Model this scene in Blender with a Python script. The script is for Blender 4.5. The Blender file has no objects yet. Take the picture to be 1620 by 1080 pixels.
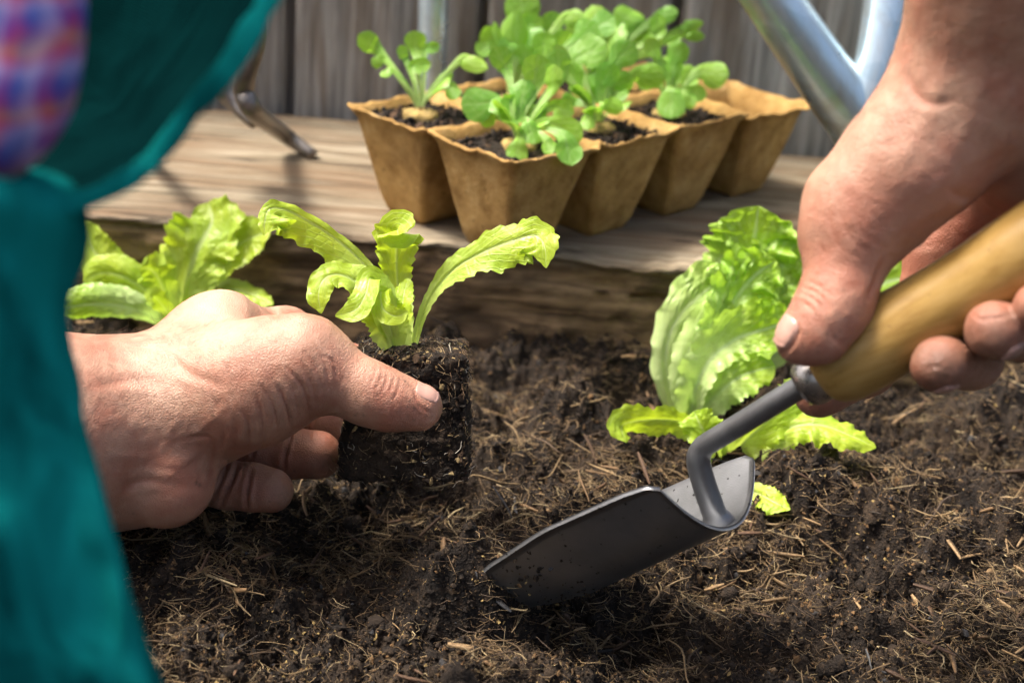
import bpy, math, random
import numpy as np
from mathutils import Matrix, Vector

# ------------------------------------------------------------------ camera, sky, sun, exposure
scene = bpy.context.scene
F = 2250.0                      # focal length in photo pixels (50 mm on a 36 mm frame, 1620 px wide)
CAM_H, PITCH, ROLL = 0.338, math.radians(23.1), math.radians(4.55)
cam_data = bpy.data.cameras.new("camera")
cam_data.lens = 50.0
cam_data.sensor_width = 36.0
cam_data.clip_start = 0.01
cam_data.clip_end = 200.0
cam_data.dof.use_dof = True
cam_data.dof.focus_distance = 0.60
cam_data.dof.aperture_fstop = 8.5
cam = bpy.data.objects.new("camera", cam_data)
scene.collection.objects.link(cam)
CM = Matrix.Rotation(math.pi / 2 - PITCH, 4, 'X') @ Matrix.Rotation(ROLL, 4, 'Z')
CM = Matrix.Translation((0, 0, CAM_H)) @ CM
cam.matrix_world = CM
scene.camera = cam
CR = np.array(CM.to_3x3())
CT = np.array(CM.translation)

SUN_EL, SUN_AZ = math.radians(62), math.radians(-80)     # azimuth measured from +Y (away) towards +X
world = bpy.data.worlds.new("World")
scene.world = world
world.use_nodes = True
wn = world.node_tree
sky = wn.nodes.new("ShaderNodeTexSky")
sky.sky_type = 'NISHITA'
sky.sun_disc = False
sky.sun_elevation = SUN_EL
sky.sun_rotation = SUN_AZ
sky.air_density = 1.0
sky.dust_density = 9.0
sky.ozone_density = 1.0
bg = wn.nodes["Background"]
bg.inputs["Strength"].default_value = 0.15
wn.links.new(sky.outputs[0], bg.inputs[0])

sun_data = bpy.data.lights.new("sun", 'SUN')
sun_data.energy = 3.6
sun_data.angle = math.radians(14)
sun_data.color = (1.0, 0.945, 0.87)
sun = bpy.data.objects.new("sun", sun_data)
scene.collection.objects.link(sun)
sdir = Vector((math.sin(SUN_AZ) * math.cos(SUN_EL), math.cos(SUN_AZ) * math.cos(SUN_EL), math.sin(SUN_EL)))
sun.rotation_euler = (-sdir).to_track_quat('-Z', 'Y').to_euler()

scene.view_settings.view_transform = 'Standard'
scene.view_settings.look = 'None'
scene.view_settings.exposure = 0.93
scene.view_settings.gamma = 1.0
scene.cycles.use_denoising = True
scene.cycles.max_bounces = 5
scene.cycles.diffuse_bounces = 2
scene.cycles.glossy_bounces = 3
scene.cycles.use_adaptive_sampling = True
scene.cycles.adaptive_threshold = 0.04
scene.cycles.transparent_max_bounces = 6

# ------------------------------------------------------------------ helpers
col = scene.collection
rng = np.random.default_rng(7)

def c2w(P):
    return np.asarray(P, float) @ CR.T + CT
def cm(px, py, d):
    """photo pixel + depth -> camera-frame metres (x right, y up, z towards the viewer)"""
    return np.array([(px - 810.0) / F * d, (540.0 - py) / F * d, -d])
def cma(pts):
    a = np.asarray(pts, float)
    return np.stack([(a[:, 0] - 810) / F * a[:, 2], (540 - a[:, 1]) / F * a[:, 2], -a[:, 2]], 1)
def w2px(Pw):
    c = (np.asarray(Pw) - CT) @ CR
    d = -c[..., 2]
    return np.stack([810 + F * c[..., 0] / d, 540 - F * c[..., 1] / d, d], -1)
def c2px(c):
    d = -c[..., 2]
    return np.stack([810 + F * c[..., 0] / d, 540 - F * c[..., 1] / d, d], -1)
def ground(px, py, z=0.0):
    """world point where the view ray through a pixel meets the level z"""
    r = CR @ np.array([(px - 810) / F, (540 - py) / F, -1.0])
    t = (z - CT[2]) / r[2]
    return CT + r * t

def _hash(ix, iy, iz, seed):
    h = (ix.astype(np.int64) * 374761393 + iy.astype(np.int64) * 668265263 + iz.astype(np.int64) * 2147483647 + seed * 1274126177) & 0xFFFFFFFF
    h = ((h ^ (h >> 13)) * 1274126177) & 0xFFFFFFFF
    h = ((h ^ (h >> 16)) * 2246822519) & 0xFFFFFFFF
    return ((h ^ (h >> 15)) & 0xFFFFFF) / float(0xFFFFFF) * 2 - 1
def noise3(P, s, seed=0):
    P = np.asarray(P, float) * s + 1000.0
    i = np.floor(P).astype(np.int64)
    f = P - i
    u = f * f * (3 - 2 * f)
    r = 0
    for dx in (0, 1):
        wx = u[..., 0] if dx else 1 - u[..., 0]
        for dy in (0, 1):
            wy = u[..., 1] if dy else 1 - u[..., 1]
            for dz in (0, 1):
                wz = u[..., 2] if dz else 1 - u[..., 2]
                r = r + _hash(i[..., 0] + dx, i[..., 1] + dy, i[..., 2] + dz, seed) * wx * wy * wz
    return r
def fbm(P, s, octv=4, gain=0.5, seed=0):
    r, a = 0, 1.0
    for k in range(octv):
        r = r + a * noise3(P, s * 2.03 ** k, seed + k * 17)
        a *= gain
    return r
def xy0(x, y):
    return np.stack([x, y, np.zeros_like(x)], -1)
def sstep(x, a, b):
    t = np.clip((x - a) / (b - a), 0, 1)
    return t * t * (3 - 2 * t)
def nrm(a):
    return a / np.maximum(np.linalg.norm(a, axis=-1, keepdims=True), 1e-12)

def empty(name, loc):
    o = bpy.data.objects.new(name, None)
    o.empty_display_size = 0.02
    o.location = loc
    col.objects.link(o)
    return o
def tag(o, label=None, cat=None, group=None, kind=None):
    if label: o['label'] = label
    if cat: o['category'] = cat
    if group: o['group'] = group
    if kind: o['kind'] = kind
    return o
def mesh_arrays(name, verts, faces, smooth=True, uv=None, attrs=None):
    """faces: (n,3) or (n,4) int array, or list of such arrays; uv per vertex; attrs: {name: (n,) or (n,3)} per vertex"""
    me = bpy.data.meshes.new(name)
    fl = faces if isinstance(faces, list) else [faces]
    fl = [np.asarray(f, np.int32) for f in fl if len(f)]
    verts = np.asarray(verts, np.float32)
    me.vertices.add(len(verts))
    me.vertices.foreach_set("co", verts.ravel())
    loops = np.concatenate([f.ravel() for f in fl])
    sizes = np.concatenate([np.full(len(f), f.shape[1], np.int32) for f in fl])
    starts = np.concatenate([[0], np.cumsum(sizes)[:-1]]).astype(np.int32)
    me.loops.add(len(loops))
    me.loops.foreach_set("vertex_index", loops)
    me.polygons.add(len(sizes))
    me.polygons.foreach_set("loop_start", starts)
    me.polygons.foreach_set("use_smooth", np.full(len(sizes), smooth, bool))
    me.update(calc_edges=True)
    if uv is not None:
        l = me.uv_layers.new(name="UVMap")
        l.data.foreach_set("uv", np.asarray(uv, np.float32)[loops].ravel())
    for k, a in (attrs or {}).items():
        a = np.asarray(a, np.float32)
        if a.ndim == 1:
            at = me.attributes.new(k, 'FLOAT', 'POINT')
            at.data.foreach_set("value", a)
        else:
            at = me.attributes.new(k, 'FLOAT_COLOR', 'POINT')
            at.data.foreach_set("color", np.concatenate([a, np.ones((len(a), 1), np.float32)], 1).ravel())
    me.validate()
    return me
def link(name, me, mat, parent=None):
    o = bpy.data.objects.new(name, me)
    if mat is not None and len(me.materials) == 0:
        me.materials.append(mat)
    col.objects.link(o)
    if parent is not None:
        o.parent = parent
        l = parent.location if parent.type == 'EMPTY' else Vector((0, 0, 0))
        o.matrix_parent_inverse = Matrix.Translation(-Vector(l))
    return o
def mk(name, verts, faces, mat, parent=None, smooth=True, uv=None, attrs=None):
    return link(name, mesh_arrays(name, verts, faces, smooth, uv, attrs), mat, parent)

def grid_faces(nu, nv, wrap_u=False):
    """vertex index = v*nu + u"""
    iu = np.arange(nu if wrap_u else nu - 1)
    iv = np.arange(nv - 1)
    U, V = np.meshgrid(iu, iv)
    U2 = (U + 1) % nu
    return np.stack([V * nu + U, V * nu + U2, (V + 1) * nu + U2, (V + 1) * nu + U], -1).reshape(-1, 4)
def catmull(pts, n, closed=False):
    p = np.asarray(pts, float)
    m = len(p)
    if m == 2:
        t = np.linspace(0, 1, n)[:, None]
        return p[0] * (1 - t) + p[1] * t
    e = np.vstack([2 * p[0] - p[1], p, 2 * p[-1] - p[-2]])
    # distribute samples by chord length of the first components
    t = np.linspace(0, m - 1, n)
    i = np.minimum(t.astype(int), m - 2)
    f = (t - i)[:, None]
    a, b, c, d = e[i], e[i + 1], e[i + 2], e[i + 3]
    return 0.5 * (2 * b + (c - a) * f + (2 * a - 5 * b + 4 * c - d) * f ** 2 + (3 * b - a - 3 * c + d) * f ** 3)
def tube(P, R, n=16, caps=True, flat=1.0):
    """swept tube along P with radii R; rotation-minimising frame. returns verts, faces"""
    P = np.asarray(P, float); R = np.broadcast_to(np.asarray(R, float), (len(P),))
    T = nrm(np.gradient(P, axis=0))
    a = np.array([0, 0, 1.0]) if abs(T[0][2]) < 0.9 else np.array([1.0, 0, 0])
    N = nrm(np.cross(T[0], a))
    vs = []
    th = np.linspace(0, 2 * np.pi, n, endpoint=False)
    for i in range(len(P)):
        N = nrm(N - T[i] * np.dot(N, T[i]))
        B = np.cross(T[i], N)
        vs.append(P[i] + R[i] * (np.cos(th)[:, None] * N + flat * np.sin(th)[:, None] * B))
    V = np.concatenate(vs)
    f = [grid_faces(n, len(P), True)]
    if caps:
        V = np.vstack([V, P[0], P[-1]])
        k = np.arange(n); k2 = (k + 1) % n
        b = (len(P) - 1) * n
        f.append(np.concatenate([np.stack([np.full(n, len(V) - 2), k2, k], 1), np.stack([np.full(n, len(V) - 1), b + k, b + k2], 1)]))
    return V, f
def lathe(P, R, axis, n=32):
    """surface of revolution: P (m,3) points on the axis, R radii"""
    axis = nrm(np.asarray(axis, float))
    a = np.array([0, 0, 1.0]) if abs(axis[2]) < 0.9 else np.array([1.0, 0, 0])
    N = nrm(np.cross(axis, a)); B = np.cross(axis, N)
    th = np.linspace(0, 2 * np.pi, n, endpoint=False)
    ring = np.cos(th)[:, None] * N + np.sin(th)[:, None] * B
    V = (np.asarray(P)[:, None, :] + np.asarray(R)[:, None, None] * ring[None]).reshape(-1, 3)
    return V, grid_faces(n, len(P), True)
def merge(parts):
    vs, tri, quad, off = [], [], [], 0
    for V, f in parts:
        for g in (f if isinstance(f, list) else [f]):
            g = np.asarray(g)
            (tri if g.shape[1] == 3 else quad).append(g + off)
        vs.append(V); off += len(V)
    out = []
    if quad: out.append(np.concatenate(quad))
    if tri: out.append(np.concatenate(tri))
    return np.concatenate(vs), out

# ------------------------------------------------------------------ materials
class NT:
    def __init__(s, name):
        s.m = bpy.data.materials.new(name); s.m.use_nodes = True
        s.t = s.m.node_tree; s.n = s.t.nodes; s.l = s.t.links
        s.b = s.n["Principled BSDF"]; s.out = s.n["Material Output"]
    def node(s, typ, **kw):
        x = s.n.new("ShaderNode" + typ)
        for k, v in kw.items():
            setattr(x, k, v)
        return x
    def put(s, sock, v):
        if hasattr(v, "is_output") or isinstance(v, bpy.types.NodeSocket): s.l.new(v, sock)
        else: sock.default_value = v
    def math(s, op, a, b=0.0, c=0.0, clamp=False):
        x = s.node("Math", operation=op, use_clamp=clamp)
        s.put(x.inputs[0], a); s.put(x.inputs[1], b); s.put(x.inputs[2], c)
        return x.outputs[0]
    def noise(s, vec, scale, detail=4, rough=0.55, dist=0.0):
        x = s.node("TexNoise"); s.put(x.inputs["Vector"], vec)
        x.inputs["Scale"].default_value = scale; x.inputs["Detail"].default_value = detail
        x.inputs["Roughness"].default_value = rough; x.inputs["Distortion"].default_value = dist
        return x.outputs["Fac"]
    def voro(s, vec, scale, feature='F1'):
        x = s.node("TexVoronoi", feature=feature); s.put(x.inputs["Vector"], vec)
        x.inputs["Scale"].default_value = scale
        return x.outputs["Distance"]
    def ramp(s, fac, stops):
        x = s.node("ValToRGB"); s.put(x.inputs[0], fac)
        e = x.color_ramp.elements
        while len(e) < len(stops): e.new(0.5)
        for i, (p, c) in enumerate(stops):
            e[i].position = p
            e[i].color = (c, c, c, 1) if isinstance(c, (int, float)) else (*c, 1)
        return x.outputs[0]
    def mix(s, fac, a, b, blend='MIX'):
        x = s.node("Mix", data_type='RGBA', blend_type=blend)
        s.put(x.inputs[0], fac)
        s.put(x.inputs[6], (*a, 1) if isinstance(a, tuple) and len(a) == 3 else a)
        s.put(x.inputs[7], (*b, 1) if isinstance(b, tuple) and len(b) == 3 else b)
        return x.outputs[2]
    def obj(s): return s.node("TexCoord").outputs["Object"]
    def uv(s): return s.node("TexCoord").outputs["UV"]
    def attr(s, name, out="Fac"):
        x = s.node("Attribute"); x.attribute_name = name
        return x.outputs[out]
    def mapping(s, vec, scale=(1, 1, 1), loc=(0, 0, 0), rot=(0, 0, 0)):
        x = s.node("Mapping"); s.put(x.inputs[0], vec)
        x.inputs["Scale"].default_value = scale; x.inputs["Location"].default_value = loc; x.inputs["Rotation"].default_value = rot
        return x.outputs[0]
    def sep(s, vec):
        x = s.node("SeparateXYZ"); s.put(x.inputs[0], vec); return x.outputs
    def bump(s, h, strength=0.3, dist=0.001, normal=None):
        x = s.node("Bump"); s.put(x.inputs["Height"], h)
        x.inputs["Strength"].default_value = strength; x.inputs["Distance"].default_value = dist
        if normal is not None: s.l.new(normal, x.inputs["Normal"])
        return x.outputs[0]
    def set(s, **kw):
        names = dict(color="Base Color", rough="Roughness", metal="Metallic", normal="Normal", spec="Specular IOR Level",
                     sss="Subsurface Weight", coat="Coat Weight", sheen="Sheen Weight")
        for k, v in kw.items():
            if isinstance(v, tuple) and len(v) == 3: v = (*v, 1)
            s.put(s.b.inputs[names[k]], v)
        return s.m

def mat_soil():
    t = NT("peat_soil"); o = t.obj()
    n1 = t.noise(o, 30, 5, 0.6); n2 = t.noise(o, 260, 4, 0.65); n3 = t.noise(o, 900, 2)
    c = t.ramp(n1, [(0.32, (0.0065, 0.0052, 0.0044)), (0.54, (0.019, 0.0135, 0.0095)), (0.75, (0.055, 0.036, 0.022))])
    c = t.mix(t.ramp(n2, [(0.5, 0.0), (0.72, 0.7)]), c, (0.072, 0.048, 0.029))
    c = t.mix(t.ramp(t.noise(o, 430, 2), [(0.68, 0.0), (0.74, 0.8)]), c, (0.26, 0.17, 0.075))
    h = t.math('ADD', n2, t.math('MULTIPLY', n3, 0.5))
    return t.set(color=c, rough=0.88, spec=0.22, normal=t.bump(h, 1.0, 0.0022))
def mat_tint(name, rough=0.7, spec=0.3, bumpy=0.4, scale=1200):
    t = NT(name); o = t.obj()
    n = t.noise(o, scale, 3)
    c = t.mix(t.ramp(n, [(0.3, 0.55), (0.7, 0.0)]), t.attr("tint", "Color"), (0.02, 0.014, 0.01))
    return t.set(color=c, rough=rough, spec=spec, normal=t.bump(n, bumpy, 0.0005))
def mat_leaf(name, base, pale, trans, rib=(0.62, 0.72, 0.38), nv=9.0, slope=0.8, palebase=0.45, gloss=0.32, blister=180, tmix=0.42, ribmix=0.45, vary=0.35):
    t = NT(name); uv = t.uv(); o = t.obj()
    s = t.sep(uv)
    u = t.math('ABSOLUTE', t.math('SUBTRACT', t.math('MULTIPLY', s[0], 2.0), 1.0))
    wob = t.noise(o, 90, 2)
    v = t.math('ADD', s[1], t.math('MULTIPLY', t.math('SUBTRACT', wob, 0.5), 0.10))
    ph = t.math('SUBTRACT', t.math('MULTIPLY', v, nv), t.math('MULTIPLY', u, nv * slope * 0.5))
    fr = t.math('ABSOLUTE', t.math('SUBTRACT', t.math('FRACT', ph), 0.5))
    vein = t.ramp(fr, [(0.0, 1.0), (0.11, 0.0)])
    cells = t.node("TexVoronoi", feature='DISTANCE_TO_EDGE'); t.put(cells.inputs["Vector"], o); cells.inputs["Scale"].default_value = blister
    net = t.ramp(cells.outputs["Distance"], [(0.0, 1.0), (0.13, 0.0)])
    ribw = t.math('SUBTRACT', 0.17, t.math('MULTIPLY', s[1], 0.13))
    midrib = t.math('SUBTRACT', 1.0, t.math('DIVIDE', u, ribw), clamp=True)
    midrib = t.math('POWER', midrib, 0.6)
    n = t.noise(o, 45, 4)
    c = t.mix(t.ramp(n, [(0.35, 0.0), (0.7, 1.0)]), base, tuple(x * k for x, k in zip(base, (1.35, 1.12, 1.1))))
    rnd = t.node('ObjectInfo').outputs['Random']
    c = t.mix(t.math('MULTIPLY', rnd, vary), c, tuple(x * k for x, k in zip(base, (0.50, 0.72, 0.9))))
    pb = t.ramp(s[1], [(0.0, 1.0), (palebase * 0.45, 0.85), (palebase, 0.0)])
    c = t.mix(t.math('MULTIPLY', pb, 0.85), c, pale)
    c = t.mix(t.math('MULTIPLY', vein, 0.26), c, pale)
    c = t.mix(t.math('MULTIPLY', net, 0.10), c, pale)
    c = t.mix(t.math('MULTIPLY', midrib, ribmix), c, rib)
    sp = t.ramp(t.noise(o, 700, 2), [(0.70, 0.0), (0.74, 0.55)])
    c = t.mix(t.math('MULTIPLY', sp, t.ramp(t.noise(o, 30, 2), [(0.5, 0.0), (0.62, 1.0)])), c, (0.05, 0.035, 0.02))
    h = t.math('SUBTRACT', t.noise(o, 320, 3), t.math('ADD', t.math('MULTIPLY', vein, 0.4), t.math('MULTIPLY', net, 0.3)))
    bp = t.bump(h, 0.32, 0.0011)
    t.set(color=c, rough=t.ramp(t.noise(o, 120, 3), [(0.3, gloss), (0.7, gloss + 0.18)]), spec=0.5, normal=bp)
    tr = t.node("BsdfTranslucent")
    tc = t.mix(0.55, c, trans)
    t.put(tr.inputs[0], tc); t.l.new(bp, tr.inputs[1])
    mx = t.node("MixShader"); mx.inputs[0].default_value = tmix
    t.l.new(t.b.outputs[0], mx.inputs[1]); t.l.new(tr.outputs[0], mx.inputs[2])
    t.l.new(mx.outputs[0], t.out.inputs[0])
    return t.m
def mat_skin():
    t = NT("skin"); o = t.obj()
    n1 = t.noise(o, 55, 4, 0.6); n2 = t.noise(o, 200, 3, 0.6)
    c = t.mix(t.ramp(n1, [(0.38, 0.0), (0.64, 1.0)]), (0.44, 0.255, 0.172), (0.345, 0.155, 0.100))
    c = t.mix(t.math('MULTIPLY', t.ramp(n2, [(0.5, 0.0), (0.75, 1.0)]), 0.3), c, (0.55, 0.36, 0.26))
    c = t.mix(t.attr("red"), c, (0.38, 0.125, 0.075))
    c = t.mix(t.attr("pale"), c, (0.56, 0.38, 0.27))
    c = t.mix(t.math('MULTIPLY', t.attr("vein"), 0.5), c, (0.42, 0.31, 0.29))
    fr = t.ramp(t.noise(o, 420, 1), [(0.72, 0.0), (0.76, 0.35)])
    c = t.mix(fr, c, (0.30, 0.13, 0.07))
    dn = t.math('MULTIPLY', t.attr("dirt_shade"), t.ramp(t.noise(o, 500, 4, 0.65), [(0.25, 0.65), (0.6, 1.0)]))
    c = t.mix(dn, c, (0.085, 0.050, 0.031))
    t.put(t.b.inputs["Subsurface Radius"], (1.0, 0.35, 0.2))
    t.b.inputs["Subsurface Scale"].default_value = 0.0035
    vor = t.node("TexVoronoi", feature='DISTANCE_TO_EDGE'); t.put(vor.inputs["Vector"], t.mapping(o, (1, 1, 1))); vor.inputs["Scale"].default_value = 900
    fine = t.ramp(vor.outputs["Distance"], [(0.0, 0.0), (0.25, 1.0)])
    h = t.math('ADD', t.math('MULTIPLY', fine, 0.35), t.math('ADD', t.math('MULTIPLY', n2, 0.8), t.noise(o, 1500, 2)))
    b = t.bump(h, 0.45, 0.0008)
    rough = t.ramp(n2, [(0.3, 0.36), (0.7, 0.54)])
    return t.set(color=c, rough=rough, spec=0.45, sss=0.12, normal=b)
def mat_simple(name, color, rough=0.5, metal=0.0, var=0.25, scale=60, bump=0.15, bscale=400, dist=0.0005, spec=0.5):
    t = NT(name); o = t.obj()
    n = t.noise(o, scale, 5, 0.6)
    c = t.mix(t.ramp(n, [(0.3, 0.0), (0.7, 1.0)]), tuple(x * (1 - var) for x in color), tuple(min(1, x * (1 + var)) for x in color))
    h = t.noise(o, bscale, 3)
    return t.set(color=c, rough=t.ramp(n, [(0.3, rough * 0.85), (0.7, min(1, rough * 1.15))]), metal=metal, spec=spec, normal=t.bump(h, bump, dist))
def mat_fence():
    t = NT("weathered_fence_wood"); o = t.obj()
    rnd = t.node("ObjectInfo").outputs["Random"]
    off = t.node("CombineXYZ"); t.put(off.inputs[0], t.math('MULTIPLY', rnd, 9.0)); t.put(off.inputs[2], t.math('MULTIPLY', rnd, 5.0))
    add = t.node("VectorMath", operation='ADD'); t.l.new(o, add.inputs[0]); t.l.new(off.outputs[0], add.inputs[1])
    v = t.mapping(add.outputs[0], (1, 1, 0.06))
    g = t.noise(v, 130, 6, 0.62, 0.4); g2 = t.noise(t.mapping(add.outputs[0], (1, 1, 0.12)), 26, 4, 0.6, 1.6)
    c = t.ramp(g, [(0.3, (0.085, 0.080, 0.072)), (0.52, (0.26, 0.25, 0.228)), (0.75, (0.45, 0.435, 0.40))])
    c = t.mix(t.ramp(g2, [(0.46, 0.0), (0.62, 0.55)]), c, (0.14, 0.10, 0.065))
    c = t.mix(t.math('MULTIPLY', rnd, 0.25), c, (0.12, 0.10, 0.08))
    return t.set(color=c, rough=0.8, spec=0.25, normal=t.bump(g, 0.7, 0.003))
def mat_plank():
    t = NT("bed_plank_wood"); o = t.obj()
    v = t.mapping(o, (0.07, 1, 1))
    g = t.noise(v, 170, 6, 0.66, 0.6); g2 = t.noise(t.mapping(o, (0.14, 1, 1)), 22, 4, 0.6, 1.4)
    c = t.ramp(g, [(0.30, (0.050, 0.037, 0.024)), (0.48, (0.20, 0.160, 0.105)), (0.72, (0.37, 0.32, 0.235))])
    c = t.mix(t.ramp(g2, [(0.44, 0.0), (0.64, 0.75)]), c, (0.15, 0.092, 0.05))
    ck = t.math('ABSOLUTE', t.math('SUBTRACT', t.noise(t.mapping(o, (0.05, 1, 1)), 60, 3, 0.5, 0.3), 0.5))
    c = t.mix(t.ramp(ck, [(0.0, 0.95), (0.022, 0.0)]), c, (0.03, 0.02, 0.012))
    z = t.sep(o)[2]
    zn = t.math('ADD', z, t.math('MULTIPLY', t.math('SUBTRACT', t.noise(o, 40, 5, 0.65), 0.5), 0.014))
    damp = t.ramp(zn, [(0.0, 1.0), (0.050, 0.92), (0.0565, 0.0)])       # soil-stained, damp sawn face
    sx = t.sep(o)[0]
    c2 = t.ramp(g, [(0.3, (0.050, 0.031, 0.017)), (0.48, (0.22, 0.140, 0.070)), (0.70, (0.40, 0.265, 0.135))])
    c2 = t.mix(t.ramp(t.noise(t.mapping(o, (0.35, 1, 1)), 30, 4, 0.6), [(0.40, 0.75), (0.56, 0.0)]), c2, (0.045, 0.030, 0.019))
    c = t.mix(damp, c, c2)
    return t.set(color=c, rough=0.8, spec=0.25, normal=t.bump(t.math('ADD', g, t.math('MULTIPLY', g2, 0.6)), 0.8, 0.002))
def mat_pulp():
    t = NT("pressed_peat_pot"); o = t.obj()
    n = t.noise(o, 70, 5, 0.6); n2 = t.noise(o, 600, 4, 0.7)
    c = t.ramp(n, [(0.3, (0.30, 0.165, 0.050)), (0.55, (0.50, 0.305, 0.105)), (0.75, (0.62, 0.42, 0.18))])
    c = t.mix(t.ramp(n2, [(0.55, 0.0), (0.72, 0.6)]), c, (0.62, 0.42, 0.20))
    c = t.mix(t.ramp(t.noise(o, 22, 4, 0.6), [(0.52, 0.0), (0.70, 0.55)]), c, (0.17, 0.085, 0.028))
    c = t.mix(t.ramp(t.noise(o, 240, 2), [(0.68, 0.0), (0.73, 0.7)]), c, (0.10, 0.05, 0.02))
    return t.set(color=c, rough=0.9, spec=0.15, normal=t.bump(t.math('ADD', n2, n), 0.9, 0.0022))
def mat_handle():
    t = NT("varnished_handle_wood"); o = t.obj()
    R3 = t.mapping(o, (1, 1, 1), rot=(0.0, math.radians(33), 0.0))
    g = t.noise(t.mapping(R3, (0.08, 1, 1)), 240, 5, 0.6, 0.3); n = t.noise(o, 35, 3)
    c = t.ramp(g, [(0.3, (0.27, 0.15, 0.034)), (0.5, (0.37, 0.225, 0.062)), (0.75, (0.43, 0.275, 0.09))])
    c = t.mix(t.ramp(n, [(0.5, 0.0), (0.75, 0.4)]), c, (0.25, 0.135, 0.036))
    c = t.mix(t.ramp(t.noise(o, 300, 3), [(0.66, 0.0), (0.72, 0.5)]), c, (0.16, 0.09, 0.03))
    return t.set(color=c, rough=0.36, spec=0.45, normal=t.bump(t.noise(o, 500, 3), 0.12, 0.0005))
def mat_blade():
    t = NT("powder_coated_steel"); o = t.obj()
    n = t.noise(o, 55, 4); f = t.noise(o, 1500, 2)
    c = t.ramp(n, [(0.3, (0.20, 0.205, 0.21)), (0.7, (0.27, 0.275, 0.285))])
    c = t.mix(t.ramp(t.noise(o, 330, 2), [(0.69, 0.0), (0.72, 0.9)]), c, (0.012, 0.010, 0.008))
    c = t.mix(t.ramp(t.noise(o, 40, 5, 0.7), [(0.62, 0.0), (0.75, 0.35)]), c, (0.09, 0.065, 0.04))
    return t.set(color=c, rough=t.ramp(t.noise(o, 90, 4), [(0.3, 0.36), (0.7, 0.46)]), metal=0.85, spec=0.6, normal=t.bump(f, 0.30, 0.0004))
def mat_zinc():
    t = NT("galvanised_zinc"); o = t.obj()
    v = t.node("TexVoronoi"); t.put(v.inputs["Vector"], o); v.inputs["Scale"].default_value = 70
    c = t.mix(v.outputs["Color"], (0.46, 0.60, 0.68), (0.64, 0.76, 0.83))
    c = t.mix(t.ramp(t.noise(o, 14, 5, 0.6, 0.8), [(0.5, 0.0), (0.7, 0.7)]), c, (0.30, 0.22, 0.10))
    return t.set(color=c, rough=t.ramp(t.noise(o, 30, 4), [(0.3, 0.24), (0.7, 0.40)]), metal=0.75, normal=t.bump(t.noise(o, 60, 3), 0.12, 0.001))
def mat_cloth(name, a, b, scale=2200):
    t = NT(name); o = t.obj()
    w1 = t.node("TexWave", bands_direction='X'); t.put(w1.inputs["Vector"], o); w1.inputs["Scale"].default_value = scale / 6
    w2 = t.node("TexWave", bands_direction='Z'); t.put(w2.inputs["Vector"], o); w2.inputs["Scale"].default_value = scale / 6
    h = t.math('ADD', w1.outputs[1], w2.outputs[1])
    c = t.mix(t.ramp(t.noise(t.mapping(o, (1, 1, 0.45)), 42, 4, 0.6, 0.6), [(0.38, 0.0), (0.62, 1.0)]), a, b)  # lighter and darker patches paint the shading of folds into the cloth
    return t.set(color=c, rough=0.95, spec=0.0, normal=t.bump(h, 0.25, 0.0006))
def mat_shirt():
    t = NT("plaid_shirt_cloth"); o = t.obj()
    wob = t.math('MULTIPLY', t.math('SUBTRACT', t.noise(o, 30, 3), 0.5), 0.020)
    sx, sy, sz = t.sep(o)
    fx = t.math('FRACT', t.math('MULTIPLY', t.math('ADD', sx, wob), 150.0))
    fz = t.math('FRACT', t.math('MULTIPLY', t.math('ADD', sz, wob), 95.0))
    a = t.ramp(fx, [(0.0, (0.008, 0.03, 0.16)), (0.25, (0.10, 0.10, 0.20)), (0.45, (0.26, 0.20, 0.30)), (0.6, (0.16, 0.03, 0.14)), (0.8, (0.22, 0.02, 0.06)), (1.0, (0.02, 0.04, 0.16))])
    b = t.ramp(fz, [(0.0, (0.30, 0.14, 0.03)), (0.2, (0.10, 0.02, 0.10)), (0.5, (0.02, 0.05, 0.20)), (0.7, (0.22, 0.18, 0.30)), (0.85, (0.30, 0.05, 0.08)), (1.0, (0.30, 0.14, 0.03))])
    c = t.mix(0.5, a, b)
    c = t.mix(1.0, c, (2.6, 2.6, 2.6), 'MULTIPLY')
    return t.set(color=c, rough=0.9, spec=0.1)

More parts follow.
